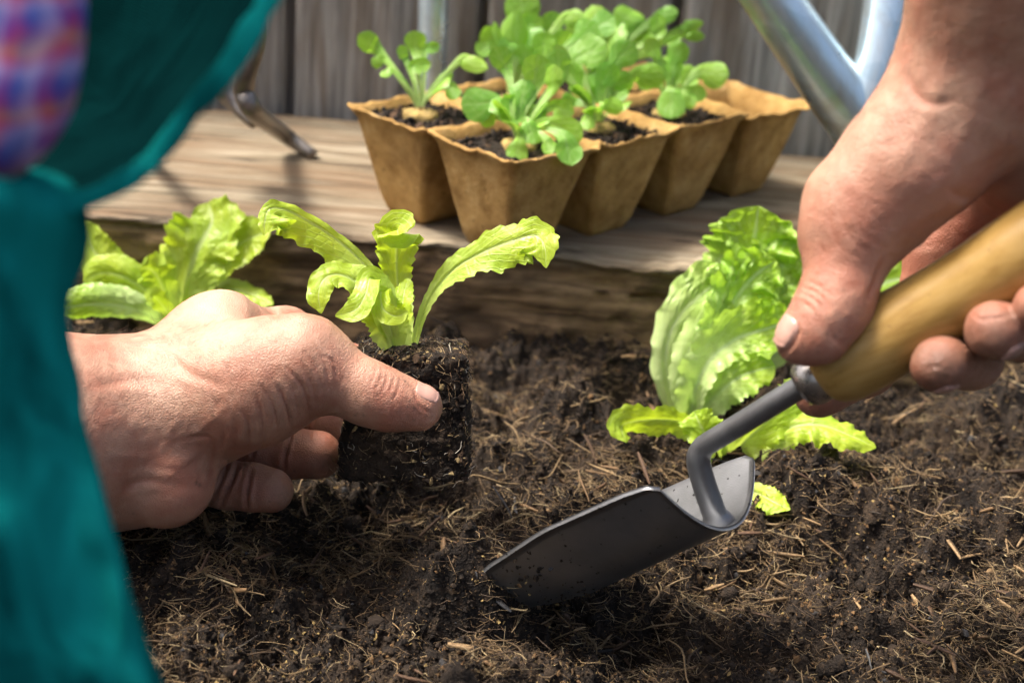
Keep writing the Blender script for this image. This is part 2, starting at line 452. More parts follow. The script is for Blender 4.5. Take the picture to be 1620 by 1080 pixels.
M = dict(
    soil=mat_soil(), crumb=mat_tint("soil_crumb", 0.85, 0.2, 0.8), fibre=mat_tint("peat_fibre", 0.65, 0.35, 0.3),
    lettuce=mat_leaf("lettuce_leaf", (0.37, 0.54, 0.030), (0.58, 0.70, 0.22), (0.60, 0.80, 0.02)),
    lettuce_old=mat_leaf("lettuce_head_leaf", (0.31, 0.52, 0.035), (0.64, 0.76, 0.38), (0.50, 0.80, 0.03), palebase=0.75, rib=(0.60, 0.74, 0.42), gloss=0.26, ribmix=0.7),
    lettuce_pale=mat_leaf("lettuce_outer_leaf", (0.33, 0.53, 0.05), (0.64, 0.76, 0.38), (0.52, 0.80, 0.05), palebase=1.0, rib=(0.66, 0.77, 0.44), gloss=0.30, ribmix=0.8, nv=5, blister=90, vary=0.1),
    corn=mat_leaf("corn_salad_leaf", (0.23, 0.47, 0.045), (0.52, 0.66, 0.26), (0.46, 0.80, 0.04), nv=5, palebase=0.5, gloss=0.34, blister=120, rib=(0.40, 0.56, 0.22), vary=0.85),
    skin=mat_skin(), nail=mat_simple("fingernail", (0.45, 0.26, 0.205), 0.30, 0, 0.12, 150, 0.1, 600, 0.0003),
    nail_dirty=mat_simple("fingernail_dirty", (0.33, 0.19, 0.15), 0.38, 0, 0.4, 260, 0.15, 600, 0.0003),
    fence=mat_fence(), plank=mat_plank(), pulp=mat_pulp(), handle=mat_handle(), blade=mat_blade(), zinc=mat_zinc(),
    ferrule=mat_simple("ferrule_metal", (0.34, 0.32, 0.30), 0.28, 0.9, 0.2, 200),
    neck=mat_simple("painted_neck_steel", (0.20, 0.205, 0.215), 0.42, 0.8, 0.12, 90, 0.2, 1500, 0.0004),
    iron=mat_simple("worn_tine_steel", (0.20, 0.18, 0.16), 0.42, 0.7, 0.35, 80, 0.3, 500, 0.0008),
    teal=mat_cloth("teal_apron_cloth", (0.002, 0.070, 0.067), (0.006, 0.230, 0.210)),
    teal_shaded=mat_cloth("shaded_apron_cloth", (0.0006, 0.0065, 0.0070), (0.0008, 0.0105, 0.0110)),  # inner shade of the bib put into the cloth colour
    shirt=mat_shirt(), potsoil=mat_soil(), hair=mat_simple("arm_hair", (0.10, 0.06, 0.03), 0.5),
    pellet=mat_simple("coir_pellet", (0.36, 0.25, 0.08), 0.9, 0, 0.6, 260, 0.9, 500, 0.002),
    root=mat_simple("white_roots", (0.62, 0.56, 0.46), 0.6),
    stem=mat_simple("pale_stem", (0.40, 0.52, 0.18), 0.45),
)

PLANK_Y, PLANK_BACK, PLANK_Z = 0.790, 1.055, 0.0595
# ------------------------------------------------------------------ ground
def soil_h(x, y):
    P = xy0(x, y)
    h = 0.0100 * fbm(P, 14, 2, 0.5, 1)
    h = h + 0.0108 * fbm(P, 46, 3, 0.6, 11)
    r = 1 - np.abs(fbm(P, 110, 3, 0.6, 23))
    h = h + 0.0076 * (r - 0.6) * (0.6 + 0.8 * sstep(fbm(P, 22, 2, 0.5, 77), -0.3, 0.6))
    h = h + 0.0014 * fbm(P, 420, 2, 0.6, 31)
    for px, py, dz, rx, ry in SOIL_FEATURES:
        g = ground(px, py)
        h = h + dz * np.exp(-((x - g[0]) / rx) ** 2 - ((y - g[1]) / ry) ** 2)
    h = h + 0.026 * np.exp(-((x + 0.016) / 0.019) ** 2 - ((y - 0.500) / 0.016) ** 2)      # soil heaped on the trowel tip
    h = h - 0.005 * sstep(y, 0.735, 0.785) * (y < 0.9)
    h = h + 0.010 * np.maximum(0, fbm(P, 9, 2, 0.5, 201)) * sstep(y, 0.56, 0.66)
    return h
SOIL_FEATURES = [(770, 930, 0.012, 0.024, 0.020), (735, 960, 0.010, 0.03, 0.02), (960, 985, -0.012, 0.05, 0.02), (650, 830, -0.020, 0.055, 0.035), (560, 770, 0.010, 0.06, 0.025), (880, 700, 0.008, 0.06, 0.04), (1280, 830, 0.018, 0.045, 0.03),
                 (1480, 870, 0.010, 0.05, 0.03), (1000, 960, -0.016, 0.07, 0.03), (820, 930, 0.006, 0.03, 0.025), (350, 960, 0.004, 0.08, 0.04),
                 (1060, 640, 0.010, 0.025, 0.02), (1400, 930, -0.010, 0.04, 0.02), (780, 830, 0.006, 0.04, 0.03)]
def spaced(lo, hi, step, far_lo, far_hi):
    core = np.arange(lo, hi + step / 2, step)
    g = [step]
    out, s, x = [], step, hi
    while x < far_hi:
        s *= 1.35; x += s; out.append(x)
    inn, s, x = [], step, lo
    while x > far_lo:
        s *= 1.35; x -= s; inn.append(x)
    return np.concatenate([inn[::-1], core, out])
gx = spaced(-0.34, 0.36, 0.0013, -40, 40)
gy = spaced(0.40, 0.80, 0.0013, -40, 60)
GX, GY = np.meshgrid(gx, gy)
GZ = soil_h(GX, GY)
fade = np.clip(1 - np.maximum(np.abs(GX) - 0.8, 0) / 2, 0, 1) * np.clip(1 - np.maximum(np.abs(GY - 0.6) - 0.5, 0) / 2, 0, 1)
GZ = GZ * fade
tag(mk("soil_ground", np.stack([GX, GY, GZ], -1).reshape(-1, 3), grid_faces(len(gx), len(gy)), M['soil']),
    "dark crumbly peat soil of the garden bed", None, None, 'structure')

ICO_V = None
def ico():
    p = (1 + 5 ** 0.5) / 2
    v = np.array([(-1, p, 0), (1, p, 0), (-1, -p, 0), (1, -p, 0), (0, -1, p), (0, 1, p), (0, -1, -p), (0, 1, -p), (p, 0, -1), (p, 0, 1), (-p, 0, -1), (-p, 0, 1)], float)
    f = np.array([(0, 11, 5), (0, 5, 1), (0, 1, 7), (0, 7, 10), (0, 10, 11), (1, 5, 9), (5, 11, 4), (11, 10, 2), (10, 7, 6), (7, 1, 8), (3, 9, 4), (3, 4, 2), (3, 2, 6), (3, 6, 8), (3, 8, 9), (4, 9, 5), (2, 4, 11), (6, 2, 10), (8, 6, 7), (9, 8, 1)])
    return nrm(v), f
def crumbs(C, size, tint, r, octa=False):
    """irregular lumps at C (n,3)"""
    if octa:
        v = np.array([(1, 0, 0), (-1, 0, 0), (0, 1, 0), (0, -1, 0), (0, 0, 1), (0, 0, -1)], float)
        f = np.array([(0, 2, 4), (2, 1, 4), (1, 3, 4), (3, 0, 4), (2, 0, 5), (1, 2, 5), (3, 1, 5), (0, 3, 5)])
    else:
        v, f = ico()
    m = len(v)
    n = len(C)
    A = r.normal(size=(n, 3, 3)) * 0.28 + np.eye(3)
    V = np.einsum('ki,nij->nkj', v, A)
    V *= (1 + r.uniform(-0.4, 0.4, (n, m, 1))) * size[:, None, None]
    V = V + C[:, None, :]
    Fc = f[None] + (np.arange(n) * m)[:, None, None]
    return V.reshape(-1, 3), Fc.reshape(-1, 3), np.repeat(tint, m, 0)
def fibres(C, D, L, W, curl, tint, r, seg=5, up=None):
    """thin curved strands; C start, D unit direction, L length, W half width; triangular section"""
    n = len(C)
    t = np.linspace(0, 1, seg + 1)
    a1 = nrm(r.normal(size=(n, 3))); a1[:, 2] *= 0.45
    a2 = nrm(r.normal(size=(n, 3))); a2[:, 2] *= 0.45
    P = C[:, None] + D[:, None] * (t[None, :, None] - 0.5) * L[:, None, None]
    P = P + a1[:, None] * (curl * L)[:, None, None] * (np.sin(t * np.pi))[None, :, None] + a2[:, None] * (curl * 0.5 * L)[:, None, None] * np.sin(t * 2 * np.pi + 0.5)[None, :, None]
    s = nrm(np.cross(D, nrm(r.normal(size=(n, 3)))))
    b = np.cross(D, s)
    w = (0.45 + 0.55 * np.sin(np.clip(t * 0.9 + 0.05, 0, 1) * np.pi))[None, :, None] * W[:, None, None]
    rings = []
    for k in range(3):
        an = 2 * np.pi * k / 3
        rings.append(P + w * (np.cos(an) * s + 0.6 * np.sin(an) * b)[:, None])
    V = np.stack(rings, 2)                       # n, seg+1, 3, 3
    base = (np.arange(n) * (seg + 1) * 3)[:, None, None]
    fs = []
    for i in range(seg):
        for k in range(3):
            k2 = (k + 1) % 3
            fs.append([i * 3 + k, i * 3 + k2, (i + 1) * 3 + k2, (i + 1) * 3 + k])
    Fq = np.array(fs)[None] + base
    return V.reshape(-1, 3), Fq.reshape(-1, 4), np.repeat(tint, (seg + 1) * 3, 0)
def pal(r, n, cols, probs, jit=0.25):
    i = r.choice(len(cols), n, p=np.array(probs) / sum(probs))
    return np.array(cols)[i] * (1 + r.uniform(-jit, jit, (n, 1)))

def scatter_xy(n, r):
    """points on the soil, uniform over the picture rather than over the ground"""
    px = r.uniform(-40, 1660, n * 2); py = r.uniform(500, 1110, n * 2)
    ray = np.stack([(px - 810) / F, (540 - py) / F, -np.ones_like(px)], 1) @ CR.T
    t = (0 - CT[2]) / ray[:, 2]
    p = CT + ray * t[:, None]
    p = p[(p[:, 1] < PLANK_Y - 0.002)]
    return p[:n, 0], p[:n, 1]
r1 = np.random.default_rng(21)
CC = [(0.011, 0.008, 0.006), (0.030, 0.021, 0.014), (0.085, 0.056, 0.031), (0.05, 0.05, 0.052), (0.40, 0.28, 0.11), (0.19, 0.11, 0.05)]
x, y = scatter_xy(84000, r1)
sz = 0.00026 + 0.00070 * r1.random(len(x)) ** 1.8
z = soil_h(x, y) + sz * r1.uniform(-0.2, 1.1, len(x))
Va, Fa, Ta = crumbs(np.stack([x, y, z], 1), sz, pal(r1, len(x), CC, [40, 26, 17, 3, 5, 12]), r1, True)
x, y = scatter_xy(5200, r1)
sz = 0.0006 + 0.0013 * r1.random(len(x)) ** 2.4
z = soil_h(x, y) + sz * r1.uniform(-0.2, 0.7, len(x))
Vb, Fb, Tb = crumbs(np.stack([x, y, z], 1), sz, pal(r1, len(x), CC[:4] + CC[5:], [44, 28, 14, 5, 4]), r1)
V, Fc, T = np.concatenate([Va, Vb]), np.concatenate([Fa, Fb + len(Va)]), np.concatenate([Ta, Tb])
tag(mk("soil_crumbs", V, Fc, M['crumb'], smooth=False, attrs=dict(tint=T)), "loose dark crumbs and specks lying on the soil", None, None, 'stuff')
# clods
k = 1500
x, y = scatter_xy(k, r1)
v0, f0 = ico()
e_ = np.concatenate([f0[:, [0, 1]], f0[:, [1, 2]], f0[:, [2, 0]]]); e_ = np.unique(np.sort(e_, 1), axis=0)
mid = {tuple(q): 12 + i for i, q in enumerate(e_)}
v1 = np.vstack([v0, nrm(v0[e_].mean(1))])
f1 = []
for a, b, c in f0:
    ab, bc, ca = mid[tuple(sorted((a, b)))], mid[tuple(sorted((b, c)))], mid[tuple(sorted((c, a)))]
    f1 += [(a, ab, ca), (b, bc, ab), (c, ca, bc), (ab, bc, ca)]
f1 = np.array(f1)
sz = 0.0010 + 0.0024 * r1.random(len(x)) ** 2.5
Vd = np.repeat(v1[None], len(x), 0) * sz[:, None, None] * (0.7 + 0.6 * r1.random((len(x), 1, 3)))
Cd = np.stack([x, y, soil_h(x, y) + sz * r1.uniform(-0.35, 0.25, len(x))], 1)
Vd = Vd + Cd[:, None]
dn = fbm(Vd.reshape(-1, 3), 420, 3, 0.65, 55).reshape(Vd.shape[:2])
Vd = Cd[:, None] + (Vd - Cd[:, None]) * (1 + 0.75 * dn[..., None])
Fd = (f1[None] + (np.arange(len(x)) * len(v1))[:, None, None]).reshape(-1, 3)
tag(mk("soil_clods", Vd.reshape(-1, 3), Fd, M['soil']), "rough dark clods of earth on the bed", None, None, 'stuff')
def ground_fibres(n, L, W, curl, tilt, r, cols, probs, lift=0.0006, seg=5, even=0.10):
    x, y = scatter_xy(n * 2, r)
    keep = r.random(len(x)) < even + 0.95 * sstep(fbm(xy0(x, y), 26, 3, 0.6, 66), -0.35, 0.75)
    x, y = x[keep][:n], y[keep][:n]
    n = len(x)
    a = r.uniform(0, 2 * np.pi, n); e = r.normal(size=n) * tilt
    D = np.stack([np.cos(a) * np.cos(e), np.sin(a) * np.cos(e), np.sin(e)], 1)
    z = soil_h(x, y) + lift + np.abs(np.sin(e)) * 0.3 * L[:n]
    tn = pal(r, n, cols, probs)
    return fibres(np.stack([x, y, z], 1), D, L[:n], W[:n], curl, tn, r, seg)
FC = [(0.15, 0.095, 0.045), (0.29, 0.195, 0.095), (0.075, 0.046, 0.024), (0.46, 0.35, 0.19), (0.030, 0.021, 0.014)]
n = 24000
V1 = ground_fibres(n, 0.004 + 0.014 * r1.random(n) ** 2, 0.00010 + 0.00020 * r1.random(n), 0.30, 0.30, r1, FC, [30, 32, 18, 11, 9])
n = 1900
V2 = ground_fibres(n, 0.008 + 0.022 * r1.random(n) ** 1.5, 0.0003 + 0.0006 * r1.random(n) ** 2, 0.17, 0.28, r1, FC, [30, 30, 22, 10, 8], 0.0010, 6)
n = 420
V3 = ground_fibres(n, 0.006 + 0.014 * r1.random(n), 0.0007 + 0.0010 * r1.random(n), 0.03, 0.35, r1, [(0.36, 0.23, 0.11), (0.22, 0.13, 0.06), (0.11, 0.06, 0.032), (0.07, 0.07, 0.07)], [22, 36, 34, 8], 0.0014, 4)
n = 15000
V4 = ground_fibres(n, 0.0018 + 0.005 * r1.random(n), 0.00008 + 0.00012 * r1.random(n), 0.35, 0.5, r1, FC, [28, 22, 26, 8, 16], 0.0005, 3, 0.55)
off = 0; vs, fs, ts = [], [], []
for v_, f_, t_ in (V1, V2, V3, V4):
    vs.append(v_); fs.append(f_ + off); ts.append(t_); off += len(v_)
tag(mk("peat_fibres", np.concatenate(vs), np.concatenate(fs), M['fibre'], smooth=True, attrs=dict(tint=np.concatenate(ts))),
    "tangled brown peat fibres and straw bits strewn over the soil", None, None, 'stuff')

# ------------------------------------------------------------------ plank and fence
def rounded_profile(y0, y1, z0, z1, r, n=6, k=26):
    pts = []
    for a in np.linspace(0, 1, k): pts.append((y0, z0 + (z1 - r - z0) * a))
    for a in np.linspace(0, np.pi / 2, n): pts.append((y0 + r - r * np.cos(a), z1 - r + r * np.sin(a)))
    for a in np.linspace(0.03, 1, k * 2): pts.append((y0 + r + (y1 - 2 * r - y0) * a, z1))
    for a in np.linspace(0, np.pi / 2, n): pts.append((y1 - r + r * np.sin(a), z1 - r + r * np.cos(a)))
    pts.append((y1, z0)); 
    return np.array(pts)
pr = rounded_profile(PLANK_Y, PLANK_BACK, -0.04, PLANK_Z, 0.0028)
xs = np.linspace(-0.9, 0.95, 520)
X = np.repeat(xs[:, None], len(pr), 1); Y = np.repeat(pr[None, :, 0], len(xs), 0); Z = np.repeat(pr[None, :, 1], len(xs), 0)
Pp = np.stack([X * 0.35, Y, Z], -1)
front = np.exp(-((Y - PLANK_Y) / 0.012) ** 2)
Y = Y + front * (0.003 * fbm(np.stack([X, Y * 0, Z], -1), 9, 3, 0.5, 3) + 0.0030 * fbm(Pp, 110, 4, 0.65, 5))
edge = np.exp(-((Y - PLANK_Y) / 0.02) ** 2) * (Z > PLANK_Z - 0.02)
Z = Z - edge * np.maximum(0, 0.004 * fbm(np.stack([X, Y * 0, Y * 0], -1), 16, 4, 0.6, 8)) + 0.0009 * fbm(np.stack([X * 0.06, Y, Z * 0], -1), 90, 3, 0.6, 9) * (Z > PLANK_Z - 0.006)
V = np.stack([X, Y, Z], -1).reshape(-1, 3)
endcap = [np.arange(len(pr))[None, :], (np.arange(len(pr)) + (len(xs) - 1) * len(pr))[None, ::-1]]
bot = np.stack([np.arange(len(xs) - 1) * len(pr), np.arange(len(xs) - 1) * len(pr) + len(pr) - 1, np.arange(1, len(xs)) * len(pr) + len(pr) - 1, np.arange(1, len(xs)) * len(pr)], 1)
tag(mk("bed_plank", V, [grid_faces(len(pr), len(xs)), bot] + endcap, M['plank']), "thick weathered plank edging the soil bed, carrying the pot tray", "plank")

fence = empty("wooden_fence", (0, PLANK_BACK + 0.02, 0))
tag(fence, "grey weathered fence of upright boards behind the plank", "fence")
g0 = (ground(452, 150, PLANK_Z)[0] * 0 + 0)
FY = PLANK_BACK + 0.012
def fence_x(px):          # x on the fence plane seen at pixel column px near the top of the picture
    r = CR @ np.array([(px - 810) / F, (540 - 60) / F, -1.0])
    return (CT + r * (FY - CT[1]) / r[1])[0]
joints = [fence_x(p) for p in (457, 762, 1066, 1372)]
stepx = (joints[-1] - joints[0]) / 3
joints = [joints[0] - stepx * k for k in (5, 4, 3, 2, 1)] + joints + [joints[-1] + stepx * k for k in (1, 2, 3, 4)]
for k in range(len(joints) - 1):
    x0, x1 = joints[k] + 0.0042, joints[k + 1] - 0.0042
    nx, nz = 26, 40
    rr = np.random.default_rng(k)
    dy = rr.uniform(-0.003, 0.003); lean = rr.uniform(-0.004, 0.004)
    U = np.linspace(0, 1, nx); Zz = np.linspace(-0.05, 0.40, nz)
    prof_x = np.concatenate([[x0], x0 + (x1 - x0) * U, [x1]]); prof_y = np.concatenate([[0.02], 0.0015 * np.exp(-(np.minimum(U, 1 - U) / 0.03) ** 2) , [0.02]])
    Xb = np.repeat(prof_x[None], nz, 0) + lean * Zz[:, None]; Yb = np.repeat(prof_y[None], nz, 0) + FY + dy; Zb = np.repeat(Zz[:, None], nx + 2, 1)
    Yb = Yb + 0.0012 * fbm(np.stack([Xb, Yb * 0, Zb * 0.06], -1), 120, 3, 0.6, 40 + k)
    V = np.stack([Xb, Yb, Zb], -1).reshape(-1, 3)
    m = nx + 2
    bk = np.stack([np.arange(nz - 1) * m, np.arange(nz - 1) * m + m - 1, np.arange(1, nz) * m + m - 1, np.arange(1, nz) * m], 1)
    top = [np.arange(m)[None, ::-1], (np.arange(m) + (nz - 1) * m)[None]]
    mk("board", V, [grid_faces(m, nz), bk] + top, M['fence'], fence)
rail = np.array([(-1.3, FY + 0.024, 0.27), (1.5, FY + 0.024, 0.27), (1.5, FY + 0.06, 0.27), (-1.3, FY + 0.06, 0.27), (-1.3, FY + 0.024, 0.34), (1.5, FY + 0.024, 0.34), (1.5, FY + 0.06, 0.34), (-1.3, FY + 0.06, 0.34)])
BOXF = np.array([(0, 3, 2, 1), (4, 5, 6, 7), (0, 1, 5, 4), (1, 2, 6, 5), (2, 3, 7, 6), (3, 0, 4, 7)])
mk("rail", rail + np.array([0, 0.020, 0]), BOXF, M['fence'], fence, smooth=False)
for k in range(1, len(joints) - 1):  # strips added behind the gaps so they stay dark
    xj = joints[k]
    bb = np.array([(xj - .03, FY + .0235, -.05), (xj + .03, FY + .0235, -.05), (xj + .03, FY + .040, -.05), (xj - .03, FY + .040, -.05), (xj - .03, FY + .0235, .36), (xj + .03, FY + .0235, .36), (xj + .03, FY + .040, .36), (xj - .03, FY + .040, .46)])
    mk("added_gap_strip", bb, BOXF, M['fence'], fence, smooth=False)
# the added strips darken the gaps; a second rail low down keeps the boards tied
mk("rail", rail + np.array([0, 0.045, -0.26]), BOXF, M['fence'], fence, smooth=False)

# ------------------------------------------------------------------ pot tray
PP, PH, YAW = 0.0725, 0.0655, math.radians(47)
RIMZ = PLANK_Z + PH + 0.0005
near = np.array([-0.0060, 0.742, RIMZ])
RD = np.array([math.cos(YAW), math.sin(YAW), 0]); LD = np.array([-math.sin(YAW), math.cos(YAW), 0])
tray = empty("seedling_tray", (near[0], near[1] + 0.06, PLANK_Z))
tag(tray, "brown pressed-peat tray of eight tapered square pots on the plank", "pot tray")
def sq(n, p=9.0):
    k = n // 4; out = []
    rc = 0.10 if p > 13 else 0.16
    for q in range(4):
        a0 = q * np.pi / 2
        m = k - 8
        e0 = np.stack([np.ones(m), np.linspace(-(1 - rc), 1 - rc, m)], 1)
        an = np.linspace(0, np.pi / 2, 10)[1:-1]
        arc = np.stack([1 - rc + rc * np.cos(an), 1 - rc + rc * np.sin(an)], 1)
        e = np.concatenate([e0, arc])
        ca, sa = np.cos(a0), np.sin(a0)
        out.append(np.stack([e[:, 0] * ca - e[:, 1] * sa, e[:, 0] * sa + e[:, 1] * ca], 1))
    return np.concatenate(out)
def make_pot(i, j):
    n = 96
    c = near + RD * (i + 0.5) * PP + LD * (j + 0.5) * PP
    s = sq(n)
    ht, hb, hm = PP * 0.498, PP * 0.24, PP * 0.465
    rows = [(hb * 0.02, 0, 12), (hb * 0.9, 0, 12), (hb, 0.003, 12)]
    for a in np.linspace(0.12, 0.9, 9): rows.append((hb + (hm - hb) * a, PH * a, 12))
    rows += [(hm * 1.015, PH * 0.95, 11), (ht, PH * 0.985, 14), (ht * 1.0, PH * 1.0, 14), (ht * 0.968, PH * 1.004, 14), (ht * 0.93, PH * 0.985, 11)]
    for a in (0.9, 0.7, 0.5): rows.append((hb + (hm - hb) * a - 0.002, PH * a, 12))
    V = []
    for h, z, p in rows:
        q = sq(n, p) * h
        V.append(np.stack([q[:, 0], q[:, 1], np.full(n, z)], 1))
    V = np.stack(V)
    rot = V[..., 0:1] * RD + V[..., 1:2] * LD
    W = rot + np.array([c[0], c[1], PLANK_Z + 0.0005]) + np.array([0, 0, 1.0]) * V[..., 2:3]
    rimw = sstep(V[..., 2], PH * 0.9, PH * 0.98)[..., None]
    nz = fbm(W, 120, 3, 0.6, 60)[..., None]
    W = W + rimw * np.array([0, 0, 1.0]) * (0.0018 * nz + 0.0012 * fbm(W, 30, 2, 0.5, 61)[..., None]) + 0.0005 * fbm(W, 60, 3, 0.6, 62)[..., None] * (1 - rimw) * nrm(rot + 1e-9)
    W = W + np.array([0, 0, 1.0]) * rimw * (-0.006 * max(0, i - 2.4) )
    pot = mk("pot", W.reshape(-1, 3), [grid_faces(n, len(rows), True), np.arange(n)[None, ::-1]], M['pulp'], tray)
    # potting soil fill
    m, lev = 22, (0.91 if i < 3 else 0.62)
    U, Vv = np.meshgrid(np.linspace(-1, 1, m), np.linspace(-1, 1, m))
    hs = hb + (hm - hb) * lev - 0.0012
    P = U[..., None] * hs * RD + Vv[..., None] * hs * LD + np.array([c[0], c[1], PLANK_Z + PH * lev])
    P[..., 2] += 0.0030 * fbm(P, 130, 3, 0.6, 70 + i) * (1 - np.maximum(np.abs(U), np.abs(Vv)) ** 6) + 0.002 * (1 - U ** 2) * (1 - Vv ** 2)
    if i < 3:
        mk("potting_soil", P.reshape(-1, 3), grid_faces(m, m), M['potsoil'], pot)
        r = np.random.default_rng(100 + i * 2 + j)
        k = 260
        uu = r.uniform(-0.92, 0.92, (k, 2)) * hs
        C = uu[:, :1] * RD + uu[:, 1:] * LD + np.array([c[0], c[1], PLANK_Z + PH * lev + 0.0015])
        Vc, Fc, Tc = crumbs(C, r.uniform(0.0006, 0.0022, k), pal(r, k, [(0.010, 0.008, 0.006), (0.03, 0.02, 0.013), (0.12, 0.07, 0.04)], [50, 35, 15]), r)
        tag(mk("soil_crumbs", Vc, Fc, M['crumb'], pot, smooth=False, attrs=dict(tint=Tc)), kind='stuff')
    return c
pot_c = {}
for i in range(4):
    for j in range(2):
        pot_c[i, j] = make_pot(i, j)

# ------------------------------------------------------------------ leaves
def leaf_surface(P, side, hw, cup, nu=25, ruf=0.0, rufn=5, teeth=0.0, teethn=26, blister=0.0, rib=0.10, seed=0, ruf_from=0.15, asym=(1.0, 1.0), tside=(1.0, 1.0), bfrom=0.0):
    """P (nv,3) midrib, side (nv,3) unit, hw (nv,) half width m, cup (nv,) half bend angle."""
    r = np.random.default_rng(seed)
    nv = len(P)
    T = nrm(np.gradient(P, axis=0))
    side = nrm(side - T * (side * T).sum(1, keepdims=True))
    N = np.cross(T, side)
    u = np.linspace(-1, 1, nu)[None, :] * np.ones((nv, 1))
    v = np.linspace(0, 1, nv)[:, None] * np.ones((1, nu))
    w = hw[:, None] * np.where(u > 0, asym[1], asym[0])
    cu = np.where(np.abs(cup) < 1e-3, 1e-3, cup)[:, None]
    th = u * cu
    so = w * np.sin(th) / cu
    no = w * (1 - np.cos(th)) / cu
    sg = np.where(u > 0, 1.0, -1.0)
    p1, p2 = r.uniform(0, 6.28, 2)
    vm = sstep(v, 0.0, ruf_from + 0.15)
    vv = v + 0.10 * noise3(np.stack([v * 3, sg * 2.0, v * 0 + 7], -1), 1.0, seed + 5)
    wav = np.sin(2 * np.pi * rufn * vv + np.where(sg > 0, p1, p2)) * (0.75 + 0.5 * noise3(np.stack([v * rufn, sg * 4.0, v * 0], -1), 1.0, seed + 6))
    wav2 = noise3(np.stack([v * rufn * 5.0, sg * 9.0 + u * 1.5, v * 0 + 2], -1), 1.0, seed + 8)
    no = no + ruf * w * (1.25 * wav * np.abs(u) ** 2.2 + 1.0 * wav2 * np.abs(u) ** 4) * vm
    no = no + 0.10 * ruf ** 0.5 * w * noise3(np.stack([v * 4.0, u * 1.4, v * 0 + 5], -1), 1.0, seed + 9) * vm
    so = so * (1 + 0.35 * ruf * np.cos(2 * np.pi * rufn * 1.1 * v + p1) * np.abs(u) ** 3 * vm)
    if teeth:
        jig = np.interp((v * teethn + np.where(sg > 0, p1, p2)) % 1.0, [0, 0.75, 1], [-0.5, 0.8, -0.5]) + 0.8 * noise3(np.stack([v * teethn * 0.8, sg * 3.3, v * 0 + seed], -1), 1.0, seed)
        so = so * (1 + np.where(sg > 0, tside[1], tside[0]) * teeth * jig * np.abs(u) ** 6 * sstep(v, 0.02, 0.2))
    if blister:
        ww = w * u
        q = np.stack([ww + np.abs(ww) * 0, v * 0 + np.arange(nv)[:, None] * np.linalg.norm(np.diff(P, axis=0), axis=1).mean() - 0.5 * np.abs(ww), sg * 0.05], -1)
        b = np.abs(noise3(q, 170, seed)) + 0.5 * np.abs(noise3(q, 380, seed + 3))
        no = no + blister * b * np.clip((np.abs(u) - 0.10) / 0.2, 0, 1) * vm * np.minimum(1, w / 0.006) * (sstep(v, bfrom, bfrom + 0.3) if bfrom else 1.0)
    rw = rib * (1 - 0.75 * v)
    no = no - 0.35 * hw.max() * 0.35 * np.exp(-(u / np.maximum(rw, 0.02)) ** 2) * (1 - v) * (rib > 0)
    V = P[:, None] + side[:, None] * so[..., None] + N[:, None] * no[..., None]
    uv = np.stack([u * 0.5 + 0.5, v], -1)
    return V.reshape(-1, 3), grid_faces(nu, nv), uv.reshape(-1, 2)

def leaf_px(parent, pts, hw, tilt=0.0, cup=0.6, mat='lettuce', nv=60, name="leaf", **kw):
    """midrib given as (px,py,depth), half widths in photo pixels, tilt (deg) turns the blade about its midrib"""
    pts = np.asarray(pts, float)
    m = len(pts)
    C = catmull(cma(pts), nv)
    lin = lambda a: catmull(np.broadcast_to(np.asarray(a, float).reshape(-1, 1) if np.ndim(a) else np.full((m, 1), float(a)), (m, 1)), nv)[:, 0]
    h = np.maximum(lin(hw), 0.5) * (-C[:, 2]) / F
    end = np.clip((1 - np.linspace(0, 1, nv)) / 0.10, 0, 1)
    h = h * np.sqrt(np.maximum(end, 0.004))
    ti = np.radians(lin(tilt))
    T = nrm(np.gradient(C, axis=0))
    pi_ = nrm(np.stack([-T[:, 1], T[:, 0], np.zeros(nv)], 1))
    s = np.cos(ti)[:, None] * pi_ + np.sin(ti)[:, None] * np.array([0, 0, 1.0])
    V, f, uv = leaf_surface(C, s, h, lin(cup), **kw)
    return mk(name, c2w(V), f, M[mat], parent, uv=uv)

